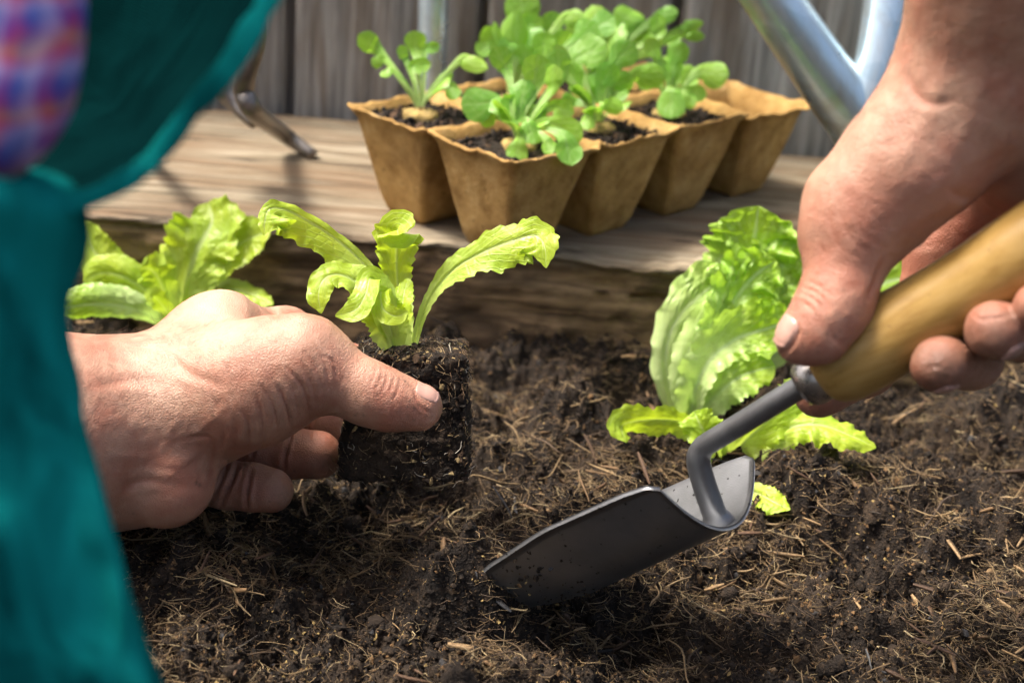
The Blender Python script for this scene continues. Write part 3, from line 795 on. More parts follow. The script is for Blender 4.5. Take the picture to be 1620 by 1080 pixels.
# ------------------------------------------------------------------ corn-salad seedlings in the pots
def seedling(pot, blades, leaves, label, seed, dxy=(0, 0)):
    c = pot_c[pot].copy(); c[2] = PLANK_Z + PH * 0.91 + 0.004
    c = c + RD * dxy[0] + LD * dxy[1]
    root = empty("corn_salad_seedling", c)
    tag(root, label, "seedling", "corn salad seedlings growing in the pot tray")
    r = np.random.default_rng(seed)
    # coir pellet at the foot
    th = np.linspace(0, 2 * np.pi, 26, endpoint=False)
    rows = []
    for rad, z in ((0.010, -0.006), (0.0105, -0.001), (0.009, 0.0015), (0.006, 0.0022), (0.001, 0.002)):
        rows.append(np.stack([c[0] + rad * np.cos(th), c[1] + rad * np.sin(th), np.full(26, c[2] + z)], 1))
    Vp = np.concatenate(rows); Vp = Vp + 0.0016 * np.stack([fbm(Vp, 160, 2, 0.6, s) for s in (1, 2, 3)], 1)
    mk("coir_pellet", Vp, grid_faces(26, 5, True), M['pellet'], root)
    bp = w2px(c + np.array([0, 0, .004]))
    for q in blades:
        cx, cy, R_ = q[:3]
        c2 = np.array([cx, cy], float); b2 = bp[:2] + r.uniform(-5, 5, 2)
        dv = c2 - b2; ln = np.linalg.norm(dv); dv = dv / ln
        tip = np.array(q[3:5], float) if len(q) >= 5 else c2 + dv * R_ * 1.05
        low = cy > bp[1] - 22
        dd = bp[2] + (-.014 - .0002 * max(0, cy - bp[1]) if low else r.uniform(-.010, .012))
        st = c2 - (tip - c2) / max(1e-6, np.linalg.norm(tip - c2)) * R_ * 1.05
        mid = b2 * .5 + st * .5 + np.array([0, -4.0 if not low else -12.0])
        pts = [(*b2, bp[2]), (*mid, bp[2] * .5 + dd * .5 - .002), (*st, dd), (*c2, dd - .001), (*tip, dd - .003)]
        leaf_px(root, pts, [2.8, 3.2, R_ * .55, R_ * 1.06, R_ * .82], r.uniform(-30, 30), -r.uniform(.15, .5) * r.choice([1, 1, -.8]), 'corn', nv=36, nu=13, ruf=.05, rufn=2, rib=.10, seed=seed * 50 + len(root.children))
    for az, el, L, W, droop in leaves:
        a = math.radians(az + r.uniform(-8, 8)); e0 = math.radians(el)
        nv = 26
        t = np.linspace(0, 1, nv)
        ang = e0 + math.radians(18) * (1 - t) - math.radians(droop) * t ** 1.5
        ds = L / (nv - 1)
        hor = np.concatenate([[0], np.cumsum(np.cos(ang[:-1]) * ds)]); ver = np.concatenate([[0], np.cumsum(np.sin(ang[:-1]) * ds)])
        d = np.array([math.cos(a), math.sin(a), 0]); sd = np.array([-math.sin(a), math.cos(a), 0])
        P = c + np.array([0, 0, 0.004]) + d * (0.002 + hor[:, None]) + np.array([0, 0, 1.0]) * ver[:, None] + sd * (0.06 * L * np.sin(t * 2.5 + r.uniform(0, 6)))[:, None]
        shape = np.interp(t, [0, 0.25, 0.42, 0.6, 0.78, 0.92, 1.0], [0.10, 0.11, 0.30, 0.80, 1.0, 0.80, 0.15])
        shape = np.convolve(np.pad(shape, 2, 'edge'), np.ones(5) / 5, 'valid')
        tw = r.uniform(-0.6, 0.6)
        nn = np.cross(nrm(np.gradient(P, axis=0)), sd)
        side = nrm(sd * math.cos(tw) + nn * math.sin(tw))
        V, f, uv = leaf_surface(P, side, shape * W * 1.32, np.full(nv, -r.uniform(0.25, 0.65)), nu=11, rib=0.12, ruf=0.05, rufn=2, seed=seed * 31 + int(az) + 500)
        mk("leaf", V, f, M['corn'], root, uv=uv)
    return root
SHORT = [(30, 50, .024, .0065, 25), (150, 45, .026, .0065, 25), (100, 65, .032, .0070, 15), (250, 40, .020, .0060, 35), (330, 40, .022, .0060, 30), (200, 55, .026, .0065, 20)]
TALL = [(40, 62, .044, .0085, 20), (140, 64, .046, .0085, 20), (90, 72, .050, .0085, 12), (220, 55, .034, .0080, 30), (320, 50, .034, .0080, 30), (270, 42, .028, .0070, 40)]
seedling((0, 0), [(756, 165, 27, 729, 166), (793, 95, 18, 781, 74), (848, 112, 24, 853, 86), (874, 126, 16, 877, 102), (884, 101, 20, 882, 78), (808, 178, 22, 809, 198), (845, 178, 15, 864, 186), (889, 173, 16, 908, 179), (894, 206, 22, 921, 220), (898, 238, 22, 905, 262),
                  (819, 240, 17, 816, 256), (841, 212, 19, 846, 228), (774, 189, 12, 760, 195), (868, 230, 12, 874, 243)], SHORT,
         "corn salad seedling with round leaves in the foremost pot of the tray", 3, (0.002, -0.002))
seedling((0, 1), [(585, 70, 17, 567, 55), (657, 66, 17, 655, 49), (638, 86, 10, 632, 72), (682, 76, 9, 696, 72), (742, 99, 13, 772, 109), (664, 104, 12, 682, 101), (716, 145, 12, 723, 157), (598, 98, 9, 588, 103), (612, 115, 8, 602, 121), (705, 121, 9, 716, 116)], SHORT[:2],
         "small sparse corn salad seedling at the end of the tray nearest the claw cultivator", 4, (-0.004, 0.004))
seedling((1, 0), [(934, 82, 27, 958, 66), (886, 92, 19, 880, 70), (1024, 121, 20, 1053, 122), (986, 86, 22, 1000, 66), (930, 192, 12, 928, 206), (960, 120, 18, 972, 100), (908, 120, 16, 900, 100), (985, 130, 16, 1002, 122), (946, 150, 14, 956, 138), (968, 168, 13, 986, 172), (900, 160, 13, 888, 158)], SHORT,
         "bushy corn salad seedling in the second pot of the front row", 5)
seedling((2, 0), [(1129, 117, 22, 1153, 119), (1062, 165, 22, 1062, 188), (1031, 78, 17, 1022, 60), (1102, 147, 13, 1118, 152), (1072, 86, 17, 1080, 66), (1046, 110, 15, 1034, 98), (1086, 118, 14, 1100, 108), (1022, 128, 15, 1006, 130), (1090, 160, 11, 1100, 168)], SHORT[:3],
         "corn salad seedling in the third front pot with one round leaf reaching the empty pots", 6, (-0.004, 0))
seedling((1, 1), [(826, 15, 28, 822, -14), (839, 42, 20, 838, 20), (904, 29, 14, 924, 25), (776, 60, 18, 758, 58), (764, 78, 13, 752, 82), (954, 38, 22, 972, 28), (928, 52, 22, 944, 38), (874, 38, 18, 876, 18), (800, 76, 16, 786, 70), (860, 70, 18, 862, 50), (890, 66, 16, 904, 52), (830, 88, 16, 822, 72)], TALL[:4],
         "tallest corn salad seedling standing in the back row of the tray", 7)
seedling((2, 1), [(993, 28, 20, 971, 17), (1052, 24, 13, 1073, 18), (1086, 43, 9, 1113, 36), (1092, 56, 9, 1115, 59), (1041, 43, 13, 1042, 22), (1012, 50, 16, 1004, 32), (1030, 70, 14, 1036, 52), (985, 62, 15, 972, 56), (1062, 62, 12, 1078, 58)], TALL[:3],
         "corn salad seedling with narrow pointed leaves behind the third front pot", 8)

# ------------------------------------------------------------------ lettuces
def lettuce(base_px, name, label, group="lettuces planted in the bed"):
    g = ground(*base_px)
    e = empty(name, g)
    return tag(e, label, "lettuce", group)
def gd(px, py, z=0.0):
    return float(w2px(ground(px, py, z))[2])

# head lettuce behind the trowel
hd = gd(1085, 655)
hl = lettuce((1085, 655), "head_lettuce", "tall frilly head lettuce with pale ribs growing behind the trowel handle")
d = hd
LO = 'lettuce_old'
leaf_px(hl, [(1098, 650, d + .006), (1128, 575, d + .004), (1162, 470, d + .010), (1190, 390, d + .008), (1200, 326, d)], [18, 30, 58, 70, 54], [10, 8, 0, -8, -15], [-.5, -.5, -.3, .2, .3], LO, nv=130, nu=71, ruf=.30, rufn=7, teeth=.12, teethn=18, blister=.0032, rib=.16, seed=1, bfrom=.2)
leaf_px(hl, [(1104, 650, d + .004), (1165, 545, d + .008), (1222, 445, d + .010), (1266, 374, d + .004)], [14, 34, 60, 44], [10, 5, -5, -12], [-.4, -.2, .1, .3], LO, nv=110, nu=55, ruf=.34, rufn=6, teeth=.12, teethn=18, blister=.0032, rib=.16, seed=6, bfrom=.2)
leaf_px(hl, [(1105, 645, d + .010), (1200, 560, d + .016), (1300, 490, d + .020), (1390, 450, d + .020), (1456, 436, d + .014)], [16, 40, 60, 66, 44], [15, 15, 10, 0, -5], [-.4, -.3, 0, .2, .3], LO, nv=80, nu=41, ruf=.14, rufn=5, teeth=.08, teethn=22, blister=.0018, rib=.16, seed=5)
# outer leaf with smooth pale cupped base, crinkled only near its folded top
leaf_px(hl, [(1082, 658, d - .004), (1060, 606, d - .012), (1056, 552, d - .016), (1074, 502, d - .016), (1114, 462, d - .016), (1160, 428, d - .020)], [20, 26, 28, 34, 46, 34], [25, 22, 18, 10, 0, 0], [-1.1, -1.2, -1.1, -.6, -.2, .2], 'lettuce_pale', nv=120, nu=61, ruf=.16, rufn=6, teeth=.10, teethn=16, blister=.0026, rib=.40, seed=2, bfrom=.55, tside=(1.0, .1))
leaf_px(hl, [(1096, 656, d - .008), (1108, 600, d - .018), (1126, 545, d - .024), (1152, 490, d - .024), (1190, 440, d - .024), (1228, 412, d - .026)], [20, 28, 32, 44, 56, 34], [15, 15, 12, 8, 5, 5], [.8, .8, .7, .4, .2, .3], LO, nv=120, nu=61, ruf=.28, rufn=7, teeth=.12, teethn=16, blister=.0032, rib=.40, seed=7, bfrom=.35)
leaf_px(hl, [(1092, 658, d - .014), (1100, 612, d - .026), (1124, 568, d - .034), (1165, 536, d - .038), (1215, 520, d - .038), (1256, 506, d - .034)], [18, 28, 34, 42, 44, 24], [-25, -25, -18, -5, 5, 10], [.7, .8, .8, .6, .4, .3], LO, nv=110, nu=51, ruf=.20, rufn=6, teeth=.11, teethn=15, blister=.0022, rib=.42, seed=3, asym=(.9, 1.15), bfrom=.5)
leaf_px(hl, [(1088, 657, d - .008), (1080, 604, d - .018), (1092, 550, d - .022), (1124, 505, d - .022), (1160, 480, d - .024)], [18, 24, 26, 30, 20], [5, 5, 5, 5, 5], [-1., -1., -.8, -.3, .1], 'lettuce_pale', nv=80, nu=41, ruf=.10, rufn=5, teeth=.10, teethn=14, blister=.0014, rib=.42, seed=8, bfrom=.6)
leaf_px(hl, [(1102, 658, d - .016), (1134, 624, d - .032), (1174, 594, d - .040), (1226, 578, d - .040)], [16, 30, 34, 22], [-25, -20, -10, 0], [-.5, -.4, .2, .3], LO, nv=70, nu=35, ruf=.18, rufn=4, teeth=.12, teethn=14, blister=.0010, rib=.30, seed=4, bfrom=.4)

# young lettuce lying low between head and trowel
yd = gd(1150, 745)
yl = lettuce((1150, 745), "young_lettuce", "limp young lettuce spread low on the soil just behind the trowel neck")
d = yd
leaf_px(yl, [(1150, 735, d - .004), (1122, 690, d - .014), (1078, 668, d - .018), (1030, 664, d - .020), (985, 672, d - .026), (990, 700, d - .032)], [8, 18, 24, 26, 30, 14], [-40, -35, -30, -35, -45, -60], [.5, .5, .4, 0, -.6, -.6], 'lettuce', nv=80, nu=33, ruf=.20, rufn=5, teeth=.14, teethn=18, blister=.0012, rib=.14, seed=11)
leaf_px(yl, [(1148, 740, d - .008), (1128, 705, d - .024), (1108, 672, d - .030), (1098, 650, d - .028)], [9, 22, 30, 20], [0, 0, -10, -20], [.5, .6, .5, .2], 'lettuce', nv=60, nu=31, ruf=.26, rufn=4, teeth=.14, teethn=14, blister=.0012, rib=.14, seed=12)
leaf_px(yl, [(1146, 745, d - .008), (1172, 706, d - .024), (1212, 668, d - .032), (1252, 632, d - .030), (1262, 600, d - .024)], [10, 28, 36, 30, 18], [10, 10, 15, 15, 10], [.5, .5, .4, .2, .2], 'lettuce', nv=80, nu=35, ruf=.16, rufn=5, teeth=.16, teethn=18, blister=.0012, rib=.18, seed=13)
leaf_px(yl, [(1160, 742, d - .006), (1205, 705, d - .022), (1250, 676, d - .032), (1300, 672, d - .036), (1350, 690, d - .040), (1386, 708, d - .040)], [8, 22, 30, 34, 26, 12], [-30, -30, -35, -40, -40, -40], [.3, .2, -.3, -.6, -.6, -.4], 'lettuce', nv=90, nu=35, ruf=.16, rufn=5, teeth=.14, teethn=20, blister=.0010, rib=.14, seed=14)
leaf_px(yl, [(1150, 742, d - .006), (1195, 690, d - .012), (1245, 640, d - .012), (1290, 610, d - .010)], [8, 20, 26, 20], [20, 20, 10, 0], [.4, .3, .2, .1], 'lettuce', nv=60, nu=31, ruf=.2, rufn=4, teeth=.14, teethn=16, blister=.0012, rib=.14, seed=15)
e2 = gd(1226, 796) - .036
leaf_px(yl, [(1165, 770, e2 + .030), (1198, 780, e2 + .010), (1222, 792, e2 + .002), (1250, 806, e2 - .002)], [8, 18, 22, 10], [-30, -30, -35, -40], [.2, 0, -.4, -.5], 'lettuce', nv=50, nu=25, ruf=.2, rufn=3, teeth=.14, teethn=14, blister=.0008, rib=.12, seed=16)

# lettuce behind the left hand
ld = gd(285, 520)
ll = lettuce((285, 520), "lettuce", "ruffled light green lettuce growing at the plank, behind the hand with the plug")
d = ld - .012
leaf_px(ll, [(285, 510, d), (292, 450, d - .012), (312, 395, d - .016), (334, 350, d - .012), (330, 320, d - .004)], [14, 36, 58, 52, 26], [20, 15, 5, -10, -20], [.6, .6, .5, .3, .2], 'lettuce', nv=90, nu=41, ruf=.20, rufn=5, teeth=.10, teethn=18, blister=.0018, rib=.20, seed=21)
leaf_px(ll, [(292, 512, d + .002), (318, 452, d - .006), (352, 405, d - .010), (392, 378, d - .014), (428, 366, d - .018)], [12, 30, 40, 36, 18], [-25, -25, -20, -15, -10], [.7, .7, .5, .3, .2], 'lettuce', nv=80, nu=35, ruf=.10, rufn=4, teeth=.06, teethn=18, blister=.0010, rib=.18, seed=22)
leaf_px(ll, [(272, 512, d - .006), (258, 458, d - .022), (240, 428, d - .030), (222, 424, d - .034)], [10, 26, 30, 12], [10, 0, -20, -30], [.3, 0, -.4, -.6], 'lettuce', nv=60, nu=31, ruf=.22, rufn=4, teeth=.10, teethn=14, blister=.0014, rib=.16, seed=23)
leaf_px(ll, [(278, 515, d - .004), (240, 470, d - .012), (200, 440, d - .016), (160, 432, d - .014), (132, 446, d - .014)], [10, 26, 32, 30, 14], [-20, -20, -20, -15, -10], [-.3, -.5, -.7, -.7, -.5], 'lettuce', nv=70, nu=31, ruf=.08, rufn=4, teeth=.06, teethn=16, blister=.0010, rib=.16, seed=24)
leaf_px(ll, [(262, 515, d - .012), (226, 494, d - .030), (180, 482, d - .036), (132, 482, d - .040), (84, 492, d - .040)], [8, 26, 36, 36, 24], [-35, -30, -25, -25, -25], [-.6, -1.0, -1.2, -1.2, -.9], 'lettuce_old', nv=80, nu=41, ruf=.05, rufn=4, teeth=.05, teethn=16, blister=.0016, rib=.10, seed=25)
leaf_px(ll, [(310, 512, d - .002), (350, 460, d - .008), (392, 464, d - .014), (432, 482, d - .02)], [8, 22, 22, 10], [-35, -40, -40, -40], [.2, -.2, -.4, -.4], 'lettuce', nv=60, nu=27, ruf=.12, rufn=4, teeth=.08, teethn=14, blister=.0010, rib=.14, seed=26)
leaf_px(ll, [(268, 515, d), (200, 450, d + .004), (150, 400, d + .006), (128, 350, d + .006)], [10, 28, 34, 18], [15, 10, 0, -10], [.4, .3, .2, .1], 'lettuce', nv=60, nu=31, ruf=.12, rufn=4, teeth=.06, teethn=14, blister=.0012, rib=.16, seed=27)
leaf_px(ll, [(276, 516, d - .010), (262, 490, d - .030), (244, 470, d - .040), (232, 476, d - .046)], [6, 14, 16, 6], [-20, -20, -20, -20], [.2, 0, -.2, -.2], 'lettuce', nv=40, nu=21, ruf=.15, rufn=3, teeth=.08, teethn=10, blister=.0008, rib=.14, seed=28)

# ------------------------------------------------------------------ lettuce seedling held in the hand, with its root plug
PD = 0.602                        # depth of the plug's front face
hs = empty("lettuce_seedling", c2w(cm(645, 742, PD + .025)))
tag(hs, "young lettuce seedling with square black root plug held over the soil", "seedling")
def plug_mesh():
    n = 46
    # unit cube sphere-ish rounded box in camera frame, slightly tipped so a sliver of its top shows
    verts, faces, off = [], [], 0
    a = np.linspace(-1, 1, n)
    U, Vv = np.meshgrid(a, a)
    for ax in range(3):
        for sgn in (-1, 1):
            P = np.zeros((n, n, 3))
            P[..., ax] = sgn; P[..., (ax + 1) % 3] = U * sgn; P[..., (ax + 2) % 3] = Vv
            verts.append(P.reshape(-1, 3)); faces.append(grid_faces(n, n) + off); off += n * n
    P = np.concatenate(verts)
    inner = np.clip(P, -0.88, 0.88)
    P = inner + nrm(P - inner + 1e-9) * 0.12 * (np.abs(P - inner).max(1, keepdims=True) > 1e-9)
    return P, np.concatenate(faces)
def plug_map(P):
    """unit box -> camera frame metres: wider at the bottom"""
    wx = 0.0258 - 0.0022 * P[:, 1]
    X = P[:, 0] * wx - 0.0016 * P[:, 1] * -1
    Y = P[:, 1] * 0.0272
    Z = P[:, 2] * 0.0235
    a = math.radians(9)
    Y2 = Y * math.cos(a) - Z * math.sin(a); Z2 = Y * math.sin(a) + Z * math.cos(a)
    c = cm(646, 646, PD + 0.0235)
    return np.stack([X, Y2, Z2], 1) + c
Pu, Fq = plug_mesh()
Vp = plug_map(Pu)
nn = nrm(plug_map(Pu * 1.05) - Vp)
Vp = Vp + nn * (0.0016 * fbm(Vp, 130, 3, 0.6, 80) + 0.0012 * fbm(Vp, 420, 3, 0.6, 81))[:, None]
plug = mk("root_plug", c2w(Vp), Fq, M['potsoil'], hs)
r2 = np.random.default_rng(5)
k = 3600
Q = r2.uniform(-1, 1, (k, 3)); ax = r2.integers(0, 3, k); Q[np.arange(k), ax] = np.sign(Q[np.arange(k), ax]) * 1.0
Q = np.clip(Q, -.97, .97)
Cq = plug_map(Q)
Vc, Fc, Tc = crumbs(Cq, 0.0004 + 0.0011 * r2.random(k) ** 2, pal(r2, k, [(0.010, 0.008, 0.006), (0.028, 0.018, 0.012), (0.08, 0.05, 0.03), (0.36, 0.26, 0.12)], [44, 28, 16, 14]), r2)
tag(mk("soil_crumbs", c2w(Vc), Fc, M['crumb'], plug, smooth=False, attrs=dict(tint=Tc)), kind='stuff')
k = 900
Q = r2.uniform(-1, 1, (k, 3)); ax = r2.integers(0, 3, k); Q[np.arange(k), ax] = np.sign(Q[np.arange(k), ax]) * 1.02
Cq = plug_map(Q)
nq = nrm(plug_map(Q * 1.05) - Cq)
D = r2.normal(size=(k, 3)); D[:, 1] *= 1.6; D = nrm(D - nq * (D * nq).sum(1, keepdims=True))
Vc, Fc, Tc = fibres(Cq + nq * .0001, D, 0.002 + 0.008 * r2.random(k) ** 2, 0.00009 + 0.00013 * r2.random(k), 0.15, pal(r2, k, [(0.62, 0.56, 0.46), (0.38, 0.27, 0.14), (0.20, 0.12, 0.06)], [22, 34, 44]), r2, 6)
tag(mk("roots", c2w(Vc), Fc, M['fibre'], plug, attrs=dict(tint=Tc)), kind='stuff')
d = PD + .020
KW = dict(blister=.0004, rib=.16)
leaf_px(hs, [(622, 542, d), (612, 490, d), (594, 440, d - .002), (558, 398, d - .006), (508, 360, d - .010), (456, 332, d - .014), (426, 330, d - .016), (418, 352, d - .018), (418, 374, d - .019)], [16, 22, 22, 24, 26, 28, 30, 26, 8], [40, 40, 30, 15, 10, 10, 10, 0, -10], [.9, .8, .4, -.2, -.4, -.4, -.2, 0, 0], 'lettuce', nv=140, nu=45, ruf=.20, rufn=9, teeth=.09, teethn=17, seed=31, asym=(.40, 1.5), **KW)
leaf_px(hs, [(634, 544, d + .004), (632, 490, d + .006), (628, 440, d + .006), (627, 395, d + .002), (628, 364, d - .006), (630, 372, d - .014)], [22, 24, 22, 32, 34, 22], [0, 0, 5, 5, 0, 0], [.7, .7, .5, .3, .1, 0], 'lettuce', nv=110, nu=45, ruf=.20, rufn=6, teeth=.14, teethn=15, seed=32, **KW)
leaf_px(hs, [(656, 542, d + .002), (668, 498, d), (688, 458, d - .002), (722, 422, d - .006), (768, 396, d - .010), (816, 378, d - .014), (848, 372, d - .016), (862, 392, d - .019), (864, 424, d - .020)], [7, 9, 13, 22, 30, 34, 34, 26, 8], [-20, -20, -25, -25, -22, -18, -12, 0, 10], [.9, .9, .7, .3, -.1, -.3, -.3, -.1, 0], 'lettuce', nv=140, nu=45, ruf=.10, rufn=6, teeth=.13, teethn=19, seed=33, asym=(1.25, .85), **KW)
leaf_px(hs, [(612, 532, d - .004), (590, 482, d - .012), (564, 446, d - .016), (534, 434, d - .018), (512, 442, d - .020), (504, 466, d - .022), (508, 496, d - .022)], [12, 24, 28, 24, 22, 20, 8], [40, 35, 35, 30, 20, 10, 0], [.5, .5, .3, 0, 0, 0, 0], 'lettuce', nv=90, nu=37, ruf=.14, rufn=5, teeth=.05, teethn=12, seed=34, **KW)
leaf_px(hs, [(616, 532, d - .010), (606, 492, d - .016), (600, 460, d - .020), (586, 440, d - .022), (578, 466, d - .027), (562, 490, d - .029), (530, 500, d - .029)], [12, 22, 24, 20, 22, 20, 8], [30, 30, 30, 30, 20, 10, 0], [.5, .5, .4, .2, .2, .3, .2], 'lettuce', nv=90, nu=37, ruf=.08, rufn=4, teeth=.04, teethn=12, seed=35, **KW)
leaf_px(hs, [(622, 534, d - .012), (612, 494, d - .018), (603, 462, d - .022), (606, 488, d - .027), (626, 500, d - .028), (646, 492, d - .027)], [10, 18, 16, 18, 15, 5], [20, 20, 25, 15, 5, 5], [.5, .5, .4, .4, .4, .4], 'lettuce', nv=70, nu=31, ruf=.06, rufn=4, teeth=.04, teethn=12, seed=36, **KW)
leaf_px(hs, [(622, 548, d - .010), (612, 512, d - .014), (602, 482, d - .016), (598, 462, d - .016)], [20, 34, 30, 12], [15, 12, 10, 5], [.6, .6, .5, .4], 'lettuce', nv=60, nu=33, ruf=.08, rufn=4, teeth=.12, teethn=12, seed=37, **KW)
leaf_px(hs, [(640, 546, d - .006), (636, 508, d - .008), (638, 470, d - .006), (646, 440, d)], [14, 20, 18, 8], [-20, -20, -20, -20], [.6, .6, .5, .4], 'lettuce', nv=50, nu=27, ruf=.12, rufn=4, teeth=.14, teethn=12, seed=38, **KW)

# ------------------------------------------------------------------ trowel
tw = empty("garden_trowel", c2w(cm(800, 940, .615)))
tag(tw, "hand trowel with dark grey blade and varnished wooden handle dug into the soil", "trowel")
A = cm(1030, 764, .520); Cc = cm(1196, 713, .578); Bm = cm(1166, 828, .566); TIP = cm(742, 968, gd(742, 968, -.030))
O = (A + Cc) / 2
ax = nrm(TIP - (O * 0.35 + Bm * 0.65))
ch = Cc - A; ch = ch - ax * np.dot(ch, ax); hw0 = np.linalg.norm(ch) / 2; ch = nrm(ch)
sg = nrm(np.cross(ax, ch))
if np.dot(sg, Bm - O) < 0: sg = -sg
sag0 = np.dot(Bm - O, sg)
Lb = np.dot(TIP - O, ax)
nt, nu = 60, 41
t = np.linspace(0, 1, nt)
wprof = np.interp(t, [0, .06, .35, .6, .78, .9, .97, 1.0], [1, 1.02, 1.02, .94, .74, .48, .24, .02])
wprof = np.convolve(np.pad(wprof, 2, 'edge'), np.ones(5) / 5, 'valid')
sprof = np.interp(t, [0, .5, 1.0], [1.0, 1.10, .75])
u = np.linspace(-1, 1, nu)
def blade_pts(off):
    V = np.zeros((nt, nu, 3))
    for i in range(nt):
        q = np.abs(u) ** 2.2
        wu = u * hw0 * wprof[i]
        depth = sag0 * sprof[i] * (1 - (np.abs(u) * wprof[i]) ** 2.1)
        start = 0.0
        # shoulder edge runs back a little at the corners
        al = t[i] * Lb + (1 - t[i]) * 0.004 * (np.abs(u) > 0.96)
        V[i] = O + ax * np.broadcast_to(al, (nu,))[:, None] + ch * wu[:, None] + sg * (depth + off)[:, None]
    return V
Vin, Vout = blade_pts(np.zeros(nu)), blade_pts(np.full(nu, 0.0016))
V = np.concatenate([Vin.reshape(-1, 3), Vout.reshape(-1, 3)])
gf = grid_faces(nu, nt); n0 = nt * nu
ring = np.concatenate([np.arange(nu), np.arange(1, nt) * nu + nu - 1, (nt - 1) * nu + np.arange(nu - 2, -1, -1), np.arange(nt - 2, 0, -1) * nu])
r_2 = np.roll(ring, -1)
sidef = np.stack([ring, r_2, r_2 + n0, ring + n0], 1)
mk("blade", c2w(V), [gf, gf[:, ::-1] + n0, sidef], M['blade'], tw)
rb = np.random.default_rng(12)
k = 420
bi, bu = rb.integers(26, 52, k), rb.integers(0, nu, k)
Cb = Vout[bi, bu] + sg * rb.uniform(-.0002, .0006, (k, 1)) + ax * rb.normal(size=(k, 1)) * .002
Vb_, Fb_, Tb_ = crumbs(Cb, 0.0003 + 0.0009 * rb.random(k) ** 2.5, pal(rb, k, CC, [40, 30, 20, 3, 3, 10]), rb)
tag(mk("clinging_soil", c2w(Vb_), Fb_, M['crumb'], tw, smooth=False, attrs=dict(tint=Tb_)), kind='stuff')
neckp = catmull(cma([(1290, 598, .502), (1230, 634, .515), (1172, 670, .530), (1132, 694, .541), (1112, 708, .547), (1105, 728, .550), (1113, 762, .553), (1126, 800, .556), (1136, 826, .559)]), 70)
nr = np.interp(np.linspace(0, 1, 70), [0, .45, .60, .93, .97, 1], [.0043, .0043, .0047, .0049, .0060, .0066])
V, f = tube(neckp, nr, 24, True)
mk("neck", c2w(V), f, M['neck'], tw)
H0, H1 = cm(1283, 604, .503), cm(1760, 318, .452)
ha = nrm(H1 - H0); HL = np.linalg.norm(H1 - H0)
def prof(zr):
    z = np.array([a for a, b in zr]); r_ = np.array([b for a, b in zr])
    return H0 + ha * z[:, None], r_
P_, R_ = prof([(-.0035, .0044), (-.0036, .0072), (-.002, .0084), (.0005, .0090), (.004, .0090), (.0062, .0086), (.0066, .007)])
V, f = lathe(P_, R_, ha, 40); mk("ferrule", c2w(V), f, M['ferrule'], tw)
zr = [(.0045, .004), (.0046, .0088), (.006, .0112), (.009, .0130), (.014, .0142), (.022, .0147), (.034, .0143), (.046, .0136), (.058, .0133), (.070, .0137), (.082, .0145), (.094, .0149), (.105, .0146), (.113, .0132), (.118, .0105), (.120, .005), (.1203, .0002)]
zi = np.linspace(0, len(zr) - 1, 110)
zrs = catmull(np.array(zr), 110)
P_, R_ = prof([(a, max(b, .0001)) for a, b in zrs])
V, f = lathe(P_, R_, ha, 56); mk("handle", c2w(V), f, M['handle'], tw)

# ------------------------------------------------------------------ hands: smooth-blended distance field, meshed with surface nets
def smin(a, b, k):
    if k <= 0: return np.minimum(a, b)
    h = np.maximum(k - np.abs(a - b), 0) / k
    return np.minimum(a, b) - h * h * k * 0.25
def cone_d(P, a, ra, b, rb):
    ab = b - a
    L2 = np.dot(ab, ab)
    t = np.clip(((P - a) @ ab) / L2, 0, 1)
    q = P - a - t[..., None] * ab
    return np.sqrt(np.einsum('...i,...i->...', q, q)) - (ra + (rb - ra) * t)
def ell_d(P, c, R, rad):
    q = (P - c) @ R.T                     # rows of R: axes
    k0 = np.linalg.norm(q / rad, axis=-1)
    k1 = np.linalg.norm(q / (rad * rad), axis=-1)
    return k0 * (k0 - 1.0) / np.maximum(k1, 1e-9)
def chain(spec):
    """[(px,py,depth,r_px)...] -> list of cones in metres"""
    out = []
    for a, b in zip(spec[:-1], spec[1:]):
        out.append((cm(*a[:3]), a[3] * a[2] / F, cm(*b[:3]), b[3] * b[2] / F))
    return out
class Field:
    def __init__(s): s.groups = []        # (k_join, k_inner, cones)
    def add(s, k_join, k_inner, *specs):
        c = []
        for sp in specs: c += chain(sp)
        s.groups.append((k_join, k_inner, c))
    def __call__(s, P):
        d = None
        for kj, ki, cones in s.groups:
            g = None
            for c in cones:
                e = cone_d(P, *c)
                g = e if g is None else smin(g, e, ki)
            d = g if d is None else smin(d, g, kj)
        return d
    def grad(s, P, e=3e-4):
        G = np.zeros_like(P)
        for o in ((1, -1, -1), (-1, -1, 1), (-1, 1, -1), (1, 1, 1)):
            o = np.array(o, float)
            G += o * s(P + o * e)[:, None]
        return nrm(G)
